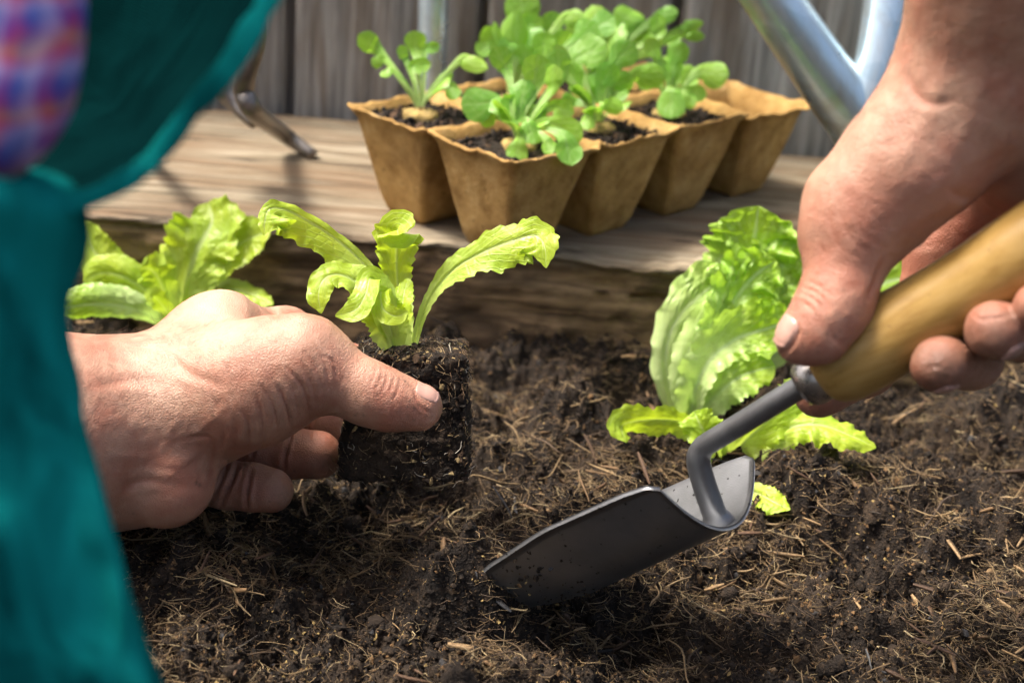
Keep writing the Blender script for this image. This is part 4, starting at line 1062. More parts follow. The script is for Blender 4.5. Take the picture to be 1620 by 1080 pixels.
def surface_nets(fn, lo, hi, h):
    n = np.ceil((hi - lo) / h).astype(int) + 1
    xs = [lo[k] + h * np.arange(n[k]) for k in range(3)]
    S_ = 4                                 # coarse pass, then refine only blocks near the surface
    nc = (n + S_ - 1) // S_ + 1
    cx = [lo[k] + h * S_ * np.arange(nc[k]) for k in range(3)]
    Pc = np.stack(np.meshgrid(*cx, indexing='ij'), -1).reshape(-1, 3)
    gc = fn(Pc).reshape(nc)
    g = np.repeat(np.repeat(np.repeat(gc, S_, 0), S_, 1), S_, 2)[:n[0], :n[1], :n[2]].astype(np.float32)
    nearm = np.abs(g) < h * S_ * 2.2
    ii = np.argwhere(nearm)
    for b0 in range(0, len(ii), 400000):
        q = ii[b0:b0 + 400000]
        g[tuple(q.T)] = fn(lo + q * h)
    ins = g < 0
    cnt = np.zeros(n - 1, np.int32)
    for a in (0, 1):
        for b in (0, 1):
            for c in (0, 1):
                cnt += ins[a:n[0] - 1 + a, b:n[1] - 1 + b, c:n[2] - 1 + c]
    act = np.argwhere((cnt > 0) & (cnt < 8))
    idx = -np.ones(n - 1, np.int64); idx[tuple(act.T)] = np.arange(len(act))
    cor = [(a, b, c) for a in (0, 1) for b in (0, 1) for c in (0, 1)]
    acc = np.zeros((len(act), 3)); num = np.zeros((len(act), 1))
    for i in range(8):
        for j in range(i + 1, 8):
            A_, B_ = np.array(cor[i]), np.array(cor[j])
            if np.abs(A_ - B_).sum() != 1: continue
            va = g[tuple((act + A_).T)]; vb = g[tuple((act + B_).T)]
            x_ = (va < 0) != (vb < 0)
            t_ = np.where(x_, va / np.where(x_, va - vb, 1), 0)[:, None]
            acc += np.where(x_[:, None], A_ + t_ * (B_ - A_), 0); num += x_[:, None]
    V = lo + (act + acc / num) * h
    quads = []
    for ax_ in range(3):
        b_, c_ = (ax_ + 1) % 3, (ax_ + 2) % 3
        sl = [slice(None)] * 3; sl2 = [slice(None)] * 3
        sl[ax_] = slice(0, n[ax_] - 1); sl2[ax_] = slice(1, n[ax_])
        ch_ = ins[tuple(sl)] != ins[tuple(sl2)]
        e = np.argwhere(ch_)
        e = e[(e[:, b_] > 0) & (e[:, c_] > 0) & (e[:, b_] < n[b_] - 1) & (e[:, c_] < n[c_] - 1)]
        ob = np.zeros(3, int); ob[b_] = 1; oc = np.zeros(3, int); oc[c_] = 1
        q = np.stack([idx[tuple((e - ob - oc).T)], idx[tuple((e - oc).T)], idx[tuple(e.T)], idx[tuple((e - ob).T)]], 1)
        inside = ins[tuple(e.T)]
        q[~inside] = q[~inside][:, ::-1]
        quads.append(q)
    Q_ = np.concatenate(quads)
    return V, Q_[(Q_ >= 0).all(1)]
def subdivide(V, Q_):
    E_ = np.concatenate([Q_[:, [0, 1]], Q_[:, [1, 2]], Q_[:, [2, 3]], Q_[:, [3, 0]]])
    Es = np.sort(E_, 1)
    key = Es[:, 0] * (len(V) + 1) + Es[:, 1]
    uq, first, inv = np.unique(key, return_index=True, return_inverse=True)
    mid = V[Es[first]].mean(1)
    fc = V[Q_].mean(1)
    nV, nE, nQ = len(V), len(uq), len(Q_)
    m = (inv.reshape(4, nQ).T + nV)
    c = np.arange(nQ) + nV + nE
    out = [np.stack([Q_[:, k], m[:, k], c, m[:, (k + 3) % 4]], 1) for k in range(4)]
    return np.concatenate([V, mid, fc]), np.concatenate(out)
def polyline_dist(xy, line):
    line = np.asarray(line, float)
    best = np.full(len(xy), 1e9); par = np.zeros(len(xy))
    for i, (a, b) in enumerate(zip(line[:-1], line[1:])):
        ab = b - a
        t_ = np.clip(((xy - a) @ ab) / (ab @ ab), 0, 1)
        dd = np.linalg.norm(xy - a - t_[:, None] * ab, axis=1)
        m = dd < best
        best = np.where(m, dd, best); par = np.where(m, (i + t_) / (len(line) - 1), par)
    return best, par
def smooth_line(l):
    return catmull(np.asarray(l, float), max(8, 5 * len(l)))
def build_arm(fld, lo_px, hi_px, creases, ridges, paint, h=0.0018):
    """creases / ridges: (polyline px, half width px, depth mm, (dmin,dmax)); paint: (attr, px, py, r, strength, (dmin,dmax))"""
    allp = np.array([p for g in fld.groups for c in g[2] for p in (c[0] - c[1], c[0] + c[1], c[2] - c[3], c[2] + c[3])])
    lo, hi = allp.min(0) - 0.006, allp.max(0) + 0.006
    V, Q_ = surface_nets(fld, lo, hi, h)
    V, Q_ = subdivide(V, Q_)
    G = fld.grad(V)
    V = V - G * fld(V)[:, None]
    G = fld.grad(V)
    pxd = c2px(V)
    xy, dep = pxd[:, :2], pxd[:, 2]
    view = nrm(-V)
    facing = sstep((G * view).sum(1), -0.05, 0.30)
    disp = np.zeros(len(V))
    at = {k: np.zeros(len(V)) for k in ("red", "pale", "dirt_shade", "vein")}
    groove = np.zeros(len(V))
    for sgn, lst in ((-1, creases), (1, ridges)):
        for line, w, mm, dr in lst:
            L_ = np.asarray(line, float)
            m_ = np.where((xy[:, 0] > L_[:, 0].min() - 5 * w - 9) & (xy[:, 0] < L_[:, 0].max() + 5 * w + 9) & (xy[:, 1] > L_[:, 1].min() - 5 * w - 9) & (xy[:, 1] < L_[:, 1].max() + 5 * w + 9) & (dep > dr[0]) & (dep < dr[1]))[0]
            if not len(m_): continue
            dd, par = polyline_dist(xy[m_], smooth_line(line))
            taper = np.sin(np.clip(par * 0.94 + 0.03, 0, 1) * np.pi) ** 0.5
            prf = np.exp(-(dd / w) ** 2)
            if sgn < 0: prf = prf - 0.35 * np.exp(-((dd - 2.1 * w) / (1.1 * w)) ** 2)
            disp[m_] += sgn * mm * (0.95 if sgn < 0 else 0.42) * 1e-3 * prf * taper * facing[m_]
            if sgn < 0 and dr is FINL: at['dirt_shade'][m_] = np.maximum(at['dirt_shade'][m_], .8 * np.exp(-(dd / (w * .7)) ** 2) * taper * facing[m_])
            if sgn < 0: groove[m_] = np.maximum(groove[m_], np.exp(-(dd / (w * 0.8)) ** 2) * taper * facing[m_] * min(1, mm))
    # soft anatomy and fine skin relief
    disp += 0.0005 * fbm(V, 60, 2, 0.5, 90) + 0.00012 * fbm(V, 330, 3, 0.6, 91)
    for a, px, py, rr, st, dr in paint:
        q = ((xy[:, 0] - px) ** 2 + (xy[:, 1] - py) ** 2) / rr ** 2
        ok = (dep > dr[0]) & (dep < dr[1])
        at[a] = np.maximum(at[a], st * np.exp(-q) * ok)
    at["red"] = np.clip(at["red"] + 0.5 * groove + 0.30 * sstep(fbm(V, 45, 3, 0.6, 95), 0.0, 0.9), 0, 1)
    V = V + G * disp[:, None]
    return V, Q_, at
def nail(fld, tip_px, axis, normal, half_l, half_w, curve=1.0, mat='nail', parent=None):
    """nail plate lying on the finger: traced onto the distance field"""
    c = cm(*tip_px)
    axis = nrm(np.asarray(axis, float)); normal = np.asarray(normal, float)
    normal = nrm(normal - axis * np.dot(axis, normal)); side = np.cross(axis, normal)
    n1, n2 = 21, 17
    S, T = np.meshgrid(np.linspace(-1, 1, n1), np.linspace(-1, 1, n2), indexing='ij')
    # squircle outline
    k = 3.2
    sc = 1.0 / np.maximum((np.abs(S) ** k + np.abs(T) ** k) ** (1 / k) / np.maximum(np.abs(S), np.abs(T)).clip(1e-6), 1e-6)
    S2, T2 = S * sc, T * sc
    P0 = c + axis * (S2 * half_l)[..., None] + side * (T2 * half_w)[..., None] + normal * 0.03
    cs = c[None].copy()
    for _ in range(40):
        cs = cs - normal * np.clip(fld(cs), -0.003, 0.003)[:, None]     # slide the centre to the skin
    P_ = (P0 - c - normal * 0.03).reshape(-1, 3) + cs + normal * 0.001
    for _ in range(6):
        P_ = P_ - fld.grad(P_) * fld(P_)[:, None]
    G = fld.grad(P_)
    edge = np.maximum(np.abs(S), np.abs(T)).ravel()
    lift = 0.00055 * (1 - edge ** 6) + 0.0001 - 0.0006 * (edge > 0.99)
    free = sstep(S.ravel(), 0.75, 1.0)
    P_ = P_ + G * (lift + 0.0006 * free * (edge < 0.99))[:, None] + axis * (0.0006 * free)[:, None]
    return mk("fingernail", c2w(P_), grid_faces(n2, n1), M[mat], parent)

person = empty("person", c2w(cm(-60, 700, .42)))
tag(person, "person in teal apron and colourful patterned shirt holding a trowel and a plug seedling", "person")

ALL = (0, 9)
LF = Field()
LF.add(0, .013,
       [(-200, 730, .53, 178), (60, 690, .575, 158), (190, 685, .595, 138)],
       [(170, 680, .600, 140), (330, 620, .600, 108)],
       [(285, 640, .592, 98), (405, 606, .582, 88), (468, 578, .577, 73)],
       [(318, 570, .615, 78), (300, 620, .610, 90)])
LF.add(.010, .006, [(348, 534, .618, 76), (372, 545, .622, 70)])
LF.add(.012, .006, [(440, 582, .577, 70), (487, 573, .576, 60), (585, 622, .577, 47.5), (618, 636, .578, 42), (662, 645, .580, 38)])
LF.add(.008, .006, [(262, 764, .585, 72), (205, 742, .590, 92)], [(272, 745, .584, 62), (292, 770, .585, 38)])
# index finger passing behind the thumb and the plug
LF.add(.008, .006, [(358, 540, .630, 62), (452, 531, .655, 43), (560, 590, .680, 40), (640, 618, .684, 36)])
# middle finger behind the plug
LF.add(.004, .004, [(380, 640, .650, 46), (475, 668, .662, 42), (560, 690, .676, 40), (625, 690, .682, 36)])
# ring and little finger curled below, pads towards the viewer
LF.add(.003, .003, [(330, 700, .640, 44), (420, 712, .640, 40), (462, 717, .637, 38), (502, 720, .632, 38)])
LF.add(.002, .003, [(285, 752, .622, 36), (360, 766, .620, 38), (400, 770, .617, 37), (430, 776, .614, 35.5)])
NEAR = (0.50, 0.605)
FINL = (0.585, 0.66)
cre = []
# wrinkle fan at the thumb root
for (x0, y0, x1, y1, w, mm) in [(372, 655, 368, 712, 5, .7), (386, 640, 392, 705, 4.5, .8), (402, 625, 416, 695, 4.5, .9), (418, 612, 440, 685, 4, .8), (433, 602, 458, 672, 4, .9), (447, 590, 474, 662, 4, .9),
                                (460, 580, 489, 650, 4, .9), (474, 572, 500, 640, 4, .8), (487, 563, 514, 632, 3.5, .8), (500, 556, 522, 612, 3.5, .7), (514, 552, 530, 598, 3, .5), (352, 668, 346, 722, 5, .7)]:
    jx, jy = rng.uniform(-7, 7, 2)
    cre.append(([(x0 + jx, y0 + 2 * jy), ((x0 + x1) / 2 + 5, (y0 + y1) / 2 - 3), (x1 + jy * .4, y1 + jx * .5)], w * rng.uniform(.5, .85), mm * rng.uniform(.4, 1.1), NEAR))
# heel folds, wrist folds
cre += [([(262, 706), (296, 692), (330, 692), (345, 706)], 4, .45, NEAR), ([(236, 722), (252, 740), (285, 742), (310, 730)], 5, .25, NEAR), ([(195, 772), (230, 760), (262, 765)], 6, .6, NEAR), ([(340, 705), (336, 730), (333, 760)], 5, .9, NEAR),
        ([(150, 612), (210, 600), (250, 606)], 8, .5, NEAR), ([(225, 555), (262, 560), (300, 590), (350, 610)], 7, .6, NEAR)]
# thumb joint folds
for k in range(5):
    x0 = 596 + k * 9
    cre.append(([(x0, 578 + k * 6), (x0 - 4, 596 + k * 6), (x0 - 12, 612 + k * 5)], 2.2, .28, NEAR))
for k in range(3):
    cre.append(([(600 + k * 14, 668 - k * 2), (606 + k * 14, 655), (608 + k * 14, 640)], 2.2, .22, NEAR))
cre += [([(655, 612), (658, 630), (668, 646), (688, 655)], 2.5, .5, NEAR)]
# finger creases on the pads' side
cre += [([(462, 676), (456, 700), (450, 722), (450, 742)], 3.2, 1.8, FINL), ([(408, 690), (402, 708), (398, 724)], 3, .95*1.6, FINL), ([(398, 742), (393, 765), (390, 790), (392, 806)], 3.2, 1.8, FINL), ([(376, 730), (370, 752), (358, 780), (350, 802)], 3, 1.6, FINL),
        ([(362, 722), (356, 745), (344, 775), (332, 800)], 3, .8, FINL), ([(500, 640), (492, 668), (490, 700)], 3, .8, (.62, .70)), ([(420, 486), (432, 492), (440, 500)], 5, 1.0, (.55, .66))]
rid = [([(243, 722), (265, 702), (300, 690), (330, 668), (360, 640)], 5, .8, NEAR), ([(175, 720), (215, 722), (243, 722)], 6, .7, NEAR), ([(250, 600), (285, 650), (262, 690)], 5, .4, NEAR), ([(262, 560), (310, 580), (360, 572), (430, 545)], 16, .8, NEAR)]
pt = [("pale", 350, 480, 60, .6, ALL), ("pale", 250, 590, 60, .4, ALL), ("red", 640, 655, 60, .55, NEAR), ("red", 560, 600, 60, .25, NEAR), ("red", 300, 790, 60, .35, NEAR), ("red", 400, 650, 60, .20, NEAR), ("red", 480, 715, 80, .55, FINL), ("red", 400, 770, 60, .45, FINL), ("red", 520, 670, 70, .7, (.61, .75)),
      ("dirt_shade", 524, 730, 44, .62, FINL), ("dirt_shade", 498, 745, 32, .5, FINL), ("dirt_shade", 478, 695, 36, .3, FINL), ("dirt_shade", 450, 790, 40, .62, FINL), ("dirt_shade", 415, 780, 34, .35, FINL), ("dirt_shade", 440, 765, 24, .45, FINL), ("dirt_shade", 640, 690, 24, .5, NEAR), ("dirt_shade", 702, 660, 14, .6, NEAR), ("dirt_shade", 560, 690, 60, .6, (.63, .75)),
      ("dirt_shade", 352, 745, 16, .3, FINL), ("dirt_shade", 455, 712, 8, .5, FINL), ("dirt_shade", 393, 775, 7, .5, FINL)]
for q in [(648, 633), (655, 645), (662, 640), (311, 764), (316, 767), (337, 656)]:
    pt.append(("dirt_shade", q[0], q[1], 3.2, .9, NEAR))
for _ in range(46):
    pt.append(("dirt_shade", rng.uniform(560, 700), rng.uniform(600, 690), rng.uniform(1.2, 2.6), rng.uniform(.4, .9), NEAR))
for _ in range(40):
    pt.append(("dirt_shade", rng.uniform(340, 540), rng.uniform(670, 810), rng.uniform(1.5, 4.0), rng.uniform(.4, .9), FINL))
for _ in range(26):
    pt.append(("dirt_shade", rng.uniform(180, 520), rng.uniform(560, 820), rng.uniform(1.0, 2.0), rng.uniform(.2, .6), NEAR))
V, Q_, at = build_arm(LF, None, None, cre, rid, pt)
larm = mk("arm", c2w(V), Q_, M['skin'], person, attrs=at)
larm['label'] = "bare arm whose thumb and fingers pinch the root plug"
nail(LF, (676, 634, .580), (0.95, -0.30, 0.02), (0.28, 0.62, 0.72), .0066, .0062, parent=larm)
# fine hairs on wrist and back of the hand
rh = np.random.default_rng(77)
Wn = V[rh.integers(0, len(V), 60000)]
p2 = c2px(Wn)
sel = (p2[:, 1] < 690) & (p2[:, 0] > 120) & (p2[:, 0] < 460) & (((p2[:, 0] - 260) / 150) ** 2 + ((p2[:, 1] - 570) / 70) ** 2 < rh.uniform(0.1, 1.5, len(p2))) & (p2[:, 2] < .62)
Hn = Wn[sel][:380]
G = LF.grad(Hn)
D = nrm(np.stack([np.full(len(Hn), .55) + rh.normal(size=len(Hn)) * .25, np.full(len(Hn), -.75) + rh.normal(size=len(Hn)) * .25, np.zeros(len(Hn))], 1))
D = nrm(D - G * (D * G).sum(1, keepdims=True) + G * .22)
Lh = rh.uniform(.003, .008, len(Hn))
Vh, Fh, Th = fibres(Hn + D * Lh[:, None] * .5, D, Lh, np.full(len(Hn), .00004), .06, np.full((len(Hn), 3), .1), rh, 4)
tag(mk("arm_hair", c2w(Vh), Fh, M['hair'], larm, attrs=dict(tint=Th)), kind='stuff')

RF = Field()
RF.add(0, .011,
       [(1660, -300, .415, 195), (1605, -60, .450, 152), (1572, 60, .466, 130), (1530, 150, .474, 118)],
       [(1545, 140, .474, 118), (1446, 250, .480, 100), (1364, 328, .487, 90)],
       [(1590, 165, .492, 125), (1650, 235, .505, 112), (1710, 260, .500, 110)])
RF.add(.010, .006, [(1366, 340, .488, 84), (1340, 384, .487, 66), (1332, 440, .484, 53), (1322, 478, .483, 51), (1290, 520, .482, 46), (1264, 540, .483, 37)], [(1312, 500, .482, 50), (1296, 532, .481, 40)])
# index finger: down behind the handle, tip showing under the ferrule
RF.add(.006, .005, [(1590, 300, .528, 76), (1484, 396, .545, 48), (1462, 490, .552, 44), (1370, 580, .545, 42), (1296, 622, .532, 38)])
# other fingers wrap under the handle, tips towards the viewer
RF.add(.004, .004, [(1600, 350, .530, 60), (1575, 470, .535, 48), (1535, 568, .505, 46), (1486, 575, .471, 45)])
RF.add(.002, .004, [(1670, 320, .520, 60), (1650, 430, .522, 50), (1622, 522, .490, 48), (1574, 523, .460, 47)])
RF.add(.002, .004, [(1730, 290, .505, 56), (1715, 400, .505, 48), (1692, 484, .474, 44), (1644, 484, .452, 40)])
RN = (.40, .52)
cre = []
for (l, w, mm) in [([(1308, 300), (1312, 350), (1330, 392), (1362, 408)], 5, .7), ([(1325, 285), (1330, 340), (1348, 378), (1380, 400)], 5, .6), ([(1345, 290), (1352, 340), (1372, 375), (1405, 392)], 5, .6), ([(1288, 330), (1292, 372), (1306, 402), (1340, 420)], 4, .5), ([(1372, 300), (1385, 345), (1412, 378)], 5, .5),
                   ([(1400, 310), (1412, 350), (1430, 372)], 5, .4), ([(1272, 455), (1290, 462), (1306, 476), (1312, 492)], 3, .8), ([(1270, 464), (1286, 472), (1298, 484), (1304, 496)], 3, .7), ([(1278, 446), (1298, 454), (1316, 470)], 3, .5), ([(1266, 476), (1280, 484), (1290, 496)], 2.6, .5), ([(1396, 412), (1384, 446), (1372, 474)], 4, .6),
                   ([(1256, 508), (1262, 525), (1254, 545), (1238, 560)], 3, .8), ([(1440, 120), (1450, 150), (1475, 165), (1510, 160)], 8, .6), ([(1330, 545), (1318, 532), (1316, 515)], 3, .3), ([(1500, 300), (1520, 312), (1540, 306)], 6, .5), ([(1450, 372), (1470, 350), (1500, 335)], 5, .4),
                   ([(1540, 500), (1552, 505), (1580, 503), (1600, 497)], 2.6, .4), ([(1458, 585), (1480, 580), (1510, 588)], 2.6, .4)]:
    if l[0][1] < 340 and l[0][0] < 1420: mm *= .28; w *= .6
    cre.append((l, w, mm, RN))
rid = [([(1500, 60), (1490, 130), (1450, 220), (1400, 280)], 14, .8, RN), ([(1560, 60), (1550, 150), (1510, 240), (1490, 290)], 12, .7, RN), ([(1590, 120), (1600, 200), (1570, 260)], 7, .6, RN)]
pt = [("red", 1310, 460, 80, .40, RN), ("red", 1350, 340, 80, .22, RN), ("red", 1290, 560, 40, .45, RN), ("red", 1500, 330, 110, .35, ALL), ("red", 1480, 570, 70, .65, ALL), ("red", 1570, 520, 70, .60, ALL), ("red", 1640, 480, 70, .60, ALL), ("red", 1290, 620, 60, .85, ALL), ("red", 1420, 430, 80, .8, (.5, .7)), ("red", 1530, 360, 110, .75, (.495, .7)), ("dirt_shade", 1570, 380, 90, .35, (.50, .7)), ("red", 1400, 300, 120, .25, RN),  # redder tones also paint the shade on palm and fingers
      ("dirt_shade", 1486, 590, 60, .85, ALL), ("dirt_shade", 1462, 560, 44, .6, ALL), ("dirt_shade", 1575, 545, 62, .7, ALL), ("dirt_shade", 1540, 540, 40, .55, ALL), ("dirt_shade", 1292, 630, 50, .45, (.5, .7)), ("dirt_shade", 1598, 505, 24, .6, ALL), ("dirt_shade", 1620, 500, 30, .5, ALL), ("dirt_shade", 1500, 540, 26, .45, ALL), ("dirt_shade", 1300, 655, 30, .4, ALL), ("pale", 1360, 220, 60, .25, RN), ("pale", 1480, 330, 50, .25, RN)]  # fingertip dirt, deepened to paint the shade on the hand
for _ in range(40):
    pt.append(("dirt_shade", rng.uniform(1230, 1380), rng.uniform(440, 580), rng.uniform(1.2, 3.0), rng.uniform(.3, .8), RN))
for _ in range(40):
    pt.append(("dirt_shade", rng.uniform(1440, 1620), rng.uniform(480, 615), rng.uniform(2.0, 6.0), rng.uniform(.4, .9), ALL))
V, Q_, at = build_arm(RF, None, None, cre, rid, pt)
rarm = mk("arm", c2w(V), Q_, M['skin'], person, attrs=at)
rarm['label'] = "bare arm reaching down, its hand gripping the trowel handle"
nail(RF, (1242, 536, .482), (-0.66, -0.72, 0.05), (-0.60, 0.46, 0.66), .0072, .0066, parent=rarm)
nail(RF, (1563, 534, .460), (-0.45, -0.30, 0.55), (-0.15, -0.62, 0.76), .0055, .0056, mat='nail_dirty', parent=rarm)
nail(RF, (1484, 598, .471), (-0.50, -0.10, 0.55), (-0.05, -0.80, 0.60), .0050, .0054, mat='nail_dirty', parent=rarm)
rh = np.random.default_rng(78)
Wn = V[rh.integers(0, len(V), 60000)]
p2 = c2px(Wn)
sel = (p2[:, 1] < 300) & (p2[:, 1] > -80) & (p2[:, 0] < 1640) & (p2[:, 2] < .50) & (rh.random(len(p2)) < sstep(p2[:, 1], 330, 120))
Hn = Wn[sel][:380]
G = RF.grad(Hn)
D = nrm(np.stack([np.full(len(Hn), -.6) + rh.normal(size=len(Hn)) * .25, np.full(len(Hn), -.7) + rh.normal(size=len(Hn)) * .25, np.zeros(len(Hn))], 1))
D = nrm(D - G * (D * G).sum(1, keepdims=True) + G * .25)
Lh = rh.uniform(.003, .008, len(Hn))
Vh, Fh, Th = fibres(Hn + D * Lh[:, None] * .5, D, Lh, np.full(len(Hn), .00004), .06, np.full((len(Hn), 3), .1), rh, 4)
tag(mk("arm_hair", c2w(Vh), Fh, M['hair'], rarm, attrs=dict(tint=Th)), kind='stuff')

# ------------------------------------------------------------------ apron and shirt close to the lens
AD = 0.30
def loft(edge, depth, width, nseg=40, back=1.0, foldamp=0.0, foldn=7, seed=0, flip=1):
    """cloth body whose outline against the picture is `edge` (px,py): half-round sheet turning away behind it to the left"""
    e = catmull(np.array([(x, y, depth) for x, y in edge], float), 70)
    C = cma(e)
    th = np.linspace(-0.30, np.pi * 0.98, nseg)
    W = np.asarray(width, float)
    w = np.interp(np.linspace(0, 1, 70), np.linspace(0, 1, len(W)), W)[:, None]
    X = C[:, :1] - w + w * np.cos(th)[None]
    Y = np.repeat(C[:, 1:2], nseg, 1)
    Z = C[:, 2:3] + flip * 0.55 * w * np.sin(th)[None]
    V = np.stack([X, Y, Z], -1)
    if foldamp:
        s = np.linspace(0, 1, nseg)[None]
        ph = noise3(np.stack([Y * 9, Y * 0, Y * 0], -1), 1.0, seed) * 1.6
        V[..., 2] += foldamp * np.sin(s * foldn * 2 * np.pi + ph * 2 + Y * 30) * np.sin(np.clip(s * 1.3, 0, 1) * np.pi)
        V = V + np.array([0, 0, 1.0]) * foldamp * (0.9 * fbm(V * np.array([1.0, 0.75, 1.0]), 34, 3, 0.55, seed + 1) - 0.5 * np.abs(fbm(V * np.array([0.8, 0.5, 1.0]) + V[..., 1:2] * np.array([0.5, 0, 0]), 60, 2, 0.5, seed + 2)))[..., None]
    return V.reshape(-1, 3), grid_faces(nseg, 70)
# skirt of the apron, lower part
V, f = loft([(112, 300), (128, 352), (108, 430), (96, 500), (112, 590), (136, 680), (160, 770), (190, 880), (212, 980), (236, 1080), (262, 1200)], AD, [.06, .06, .07, .08], 70, 1.0, .0085, 3.3, 3)
mk("apron_skirt", c2w(V), f, M['teal'], person)
# bib hanging forward: inside coloured dark for its shade, bright hem along its edge
hem = [(640, -620), (560, -360), (500, -190), (460, -90), (424, 0), (398, 46), (368, 98), (334, 140), (306, 170), (276, 212), (238, 256), (198, 286), (135, 316), (60, 334), (-40, 350), (-130, 372)]
hp = catmull(cma([(x, y, AD - .004 + .010 * (x > 200)) for x, y in hem]), 90)
V, f = tube(hp, .0020 + .0022 * np.abs(fbm(hp, 45, 2, .5, 4)), 18, True, 0.30)
bib_hem = (V, f)
# cloth surface from hem to a far line up-left (a hollow like the inside of a bowl)
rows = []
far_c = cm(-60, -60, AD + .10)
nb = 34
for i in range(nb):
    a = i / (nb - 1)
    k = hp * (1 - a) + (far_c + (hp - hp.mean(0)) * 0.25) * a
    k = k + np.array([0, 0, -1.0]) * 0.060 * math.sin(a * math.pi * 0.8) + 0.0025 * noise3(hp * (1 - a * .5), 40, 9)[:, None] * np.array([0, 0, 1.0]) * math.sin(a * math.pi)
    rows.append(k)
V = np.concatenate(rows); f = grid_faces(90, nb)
bib = mk("apron_bib", c2w(V), f, M['teal_shaded'], person)
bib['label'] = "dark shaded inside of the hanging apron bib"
hemo = mk("hem", c2w(bib_hem[0]), bib_hem[1], M['teal'], bib)
# fold of bright cloth between bib and shirt
V, f = loft([(30, 262), (92, 276), (122, 300), (120, 330), (100, 352)], AD + .004, [.03, .04, .05], 30)
mk("apron_fold", c2w(V), f, M['teal'], person)
# patterned shirt sleeve
V, f = loft([(170, -900), (158, -560), (146, -280), (140, -150), (134, -40), (131, 30), (124, 100), (104, 176), (66, 236), (14, 282), (-60, 320)], AD - .012, [.09, .08, .06, .05, .045, .03], 60, 1.0, .001, 3, 6)
mk("shirt_sleeve", c2w(V), f, M['shirt'], person)

# ------------------------------------------------------------------ watering can behind the trowel hand
cb = ground(1595, 262, PLANK_Z)
rr_ = CR @ np.array([(1436 - 810) / F, (540 - 80) / F, -1.0])
cb = np.array([(CT + rr_ * (0.955 - CT[1]) / rr_[1])[0] + 0.090, 0.955, PLANK_Z])
can = empty("watering_can", cb)
tag(can, "galvanised metal watering can standing behind the gripping hand", "watering can")
RB, HB = 0.090, 0.20
zs = [(0.001, .02), (0.001, RB - .004), (0.003, RB), (.006, RB + .0016), (.010, RB + .0016), (.013, RB), (.06, RB - .001), (.062, RB + .0012), (.068, RB + .0012), (.070, RB - .001), (HB - .03, RB - .003), (HB - .028, RB - .001), (HB - .020, RB - .001), (HB - .018, RB - .003), (HB, RB - .004), (HB + .002, RB - .0025), (HB + .001, RB - .006)]
V, f = lathe(np.array([cb + np.array([0, 0, z]) for z, r_ in zs]), np.array([r_ for z, r_ in zs]), (0, 0, 1), 72)
body = mk("body", V, f, M['zinc'], can)
th = np.linspace(np.pi * .5, np.pi * 1.5, 20)
V, f = lathe(np.array([cb + np.array([0, 0, HB - .004 + q]) for q in (0, .012, .02)]), np.array([RB - .004, .05, .001]), (0, 0, 1), 48)
half = V.reshape(3, 48, 3); mk("top_cover", V, f, M['zinc'], can)
sp0 = cm(1412, 262, .93); sp1 = cm(1345, 176, .90); sp2 = cm(1215, -10, .865); sp3 = cm(1080, -210, .835)
SPp = catmull(np.stack([sp0, sp1, sp2, sp3]), 40)
V, f = tube(SPp, np.linspace(.0215, .0145, 40), 32, True)
mk("spout", c2w(V), f, M['zinc'], can)
V, f = tube(catmull(cma([(1352, 214, .900), (1374, 150, .893), (1394, 70, .888), (1408, -40, .884), (1420, -180, .880)]), 30), np.linspace(.0135, .0150, 30), 28, True)
mk("brace", c2w(V), f, M['zinc'], can)
ro = nrm(sp3 - sp2)
V, f = lathe(np.array([sp3 - ro * .004, sp3 + ro * .004, sp3 + ro * .030, sp3 + ro * .034, sp3 + ro * .038]), np.array([.0150, .0165, .034, .035, .001]), ro, 40)
mk("rose", c2w(V), f, M['zinc'], can)
hpth = catmull(np.array([cb + np.array([.05, .0, HB]), cb + np.array([.04, .0, HB + .07]), cb + np.array([.09, .0, HB + .10]), cb + np.array([.145, 0, HB + .03]), cb + np.array([.15, 0, HB - .06]), cb + np.array([.088, 0, HB - .12])]), 40)
V, f = tube(hpth, .006, 16); mk("handle", V, f, M['zinc'], can)

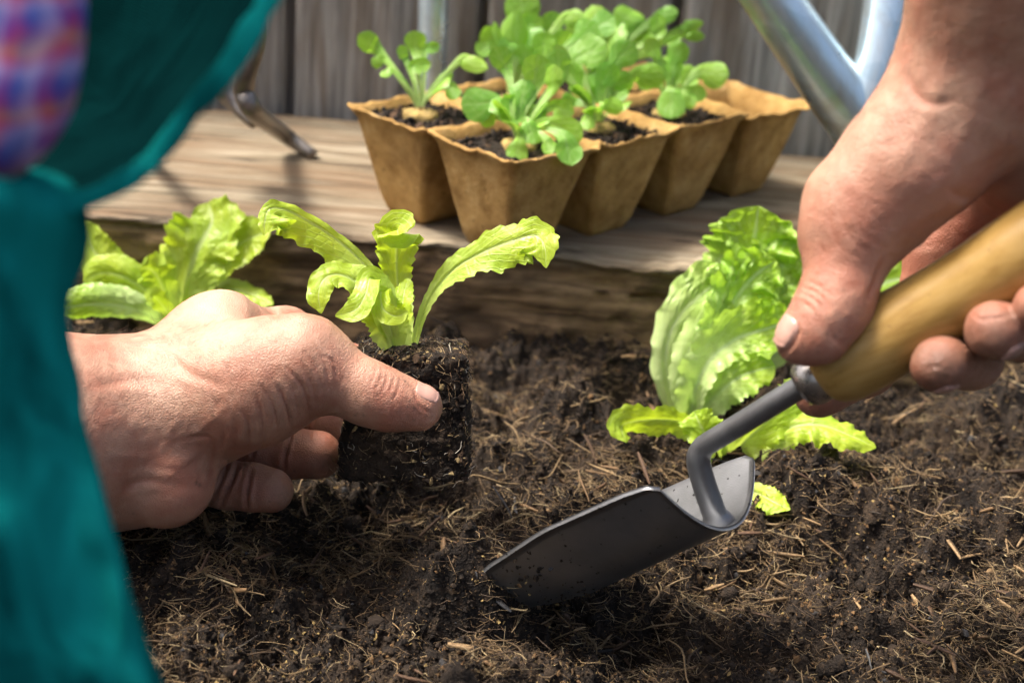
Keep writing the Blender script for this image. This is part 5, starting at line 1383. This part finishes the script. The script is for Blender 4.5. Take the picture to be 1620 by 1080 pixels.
# ------------------------------------------------------------------ claw cultivator and metal shaft on the plank
cl = empty("claw_cultivator", ground(470, 245, PLANK_Z))
tag(cl, "bent steel claw cultivator resting its tines on the plank beside the apron", "cultivator")
dt = gd(494, 246, PLANK_Z)
def tine(pts, r_, rt):
    P_ = catmull(cma(pts), 48)
    rr = np.interp(np.linspace(0, 1, 48), [0, .55, .9, 1], [r_, r_, r_ * .9, rt])
    V, f = tube(P_, rr, 14, True)
    return mk("tine", c2w(V), f, M['iron'], cl)
tine([(300, -40, .80), (360, -10, .80), (398, 30, .80), (402, 70, .805), (390, 110, .81), (386, 145, .82), (402, 176, .83), (440, 206, dt - .022), (498, 248, dt - .008)], .0064, .0042)
tine([(290, -30, .81), (318, 20, .83), (326, 70, .85), (330, 110, .875), (345, 138, .89), (372, 164, .895), (404, 196, .89)], .0060, .0040)
tine([(290, -20, .80), (290, 60, .80), (280, 120, .81), (262, 160, .82), (250, 186, .83), (222, 236, dt - .02)], .0060, .0040)
V, f = tube(catmull(cma([(300, -40, .80), (250, -70, .80), (180, -110, .79)]), 12), .006, 16); mk("shank", c2w(V), f, M['iron'], cl)
V, f = tube(catmull(cma([(182, -108, .79), (120, -140, .785), (0, -210, .775), (-120, -280, .765)]), 24), np.interp(np.linspace(0, 1, 24), [0, .1, .5, .9, 1], [.009, .013, .012, .014, .006]), 24); mk("handle", c2w(V), f, M['handle'], cl)

ft = ground(684, 214, PLANK_Z); ft[1] = 1.012
ft = np.array([fence_x(687) * 0 + w2px(ft)[0] * 0 + ft[0], 1.012, PLANK_Z])
sh = empty("metal_shaft", ft)
tag(sh, "shiny blue-grey metal tool shaft standing upright between fence and pots", "tool shaft")
r_ = CR @ np.array([(686 - 810) / F, (540 - 20) / F, -1.0]); topw = CT + r_ * (1.02 - CT[1]) / r_[1]
r_ = CR @ np.array([(683 - 810) / F, (540 - 150) / F, -1.0]); botw = CT + r_ * (1.015 - CT[1]) / r_[1]
dirw = nrm(topw - botw); botw = botw - dirw * ((botw[2] - PLANK_Z - .001) / dirw[2])
Ls = 0.46
zz = np.linspace(0, 1, 30)
P_ = botw + dirw * (zz * Ls)[:, None]
V, f = tube(P_, np.interp(zz, [0, .03, .3, .5, 1], [.006, .0095, .0115, .0155, .0155]), 36)
mk("shaft", V, f, M['zinc'], sh)
V, f = lathe(botw + dirw * np.array([Ls - .002, Ls, Ls + .02, Ls + .09, Ls + .10, Ls + .104])[:, None], np.array([.0142, .016, .017, .0165, .012, .001]), dirw, 32)
mk("grip", V, f, M['handle'], sh)
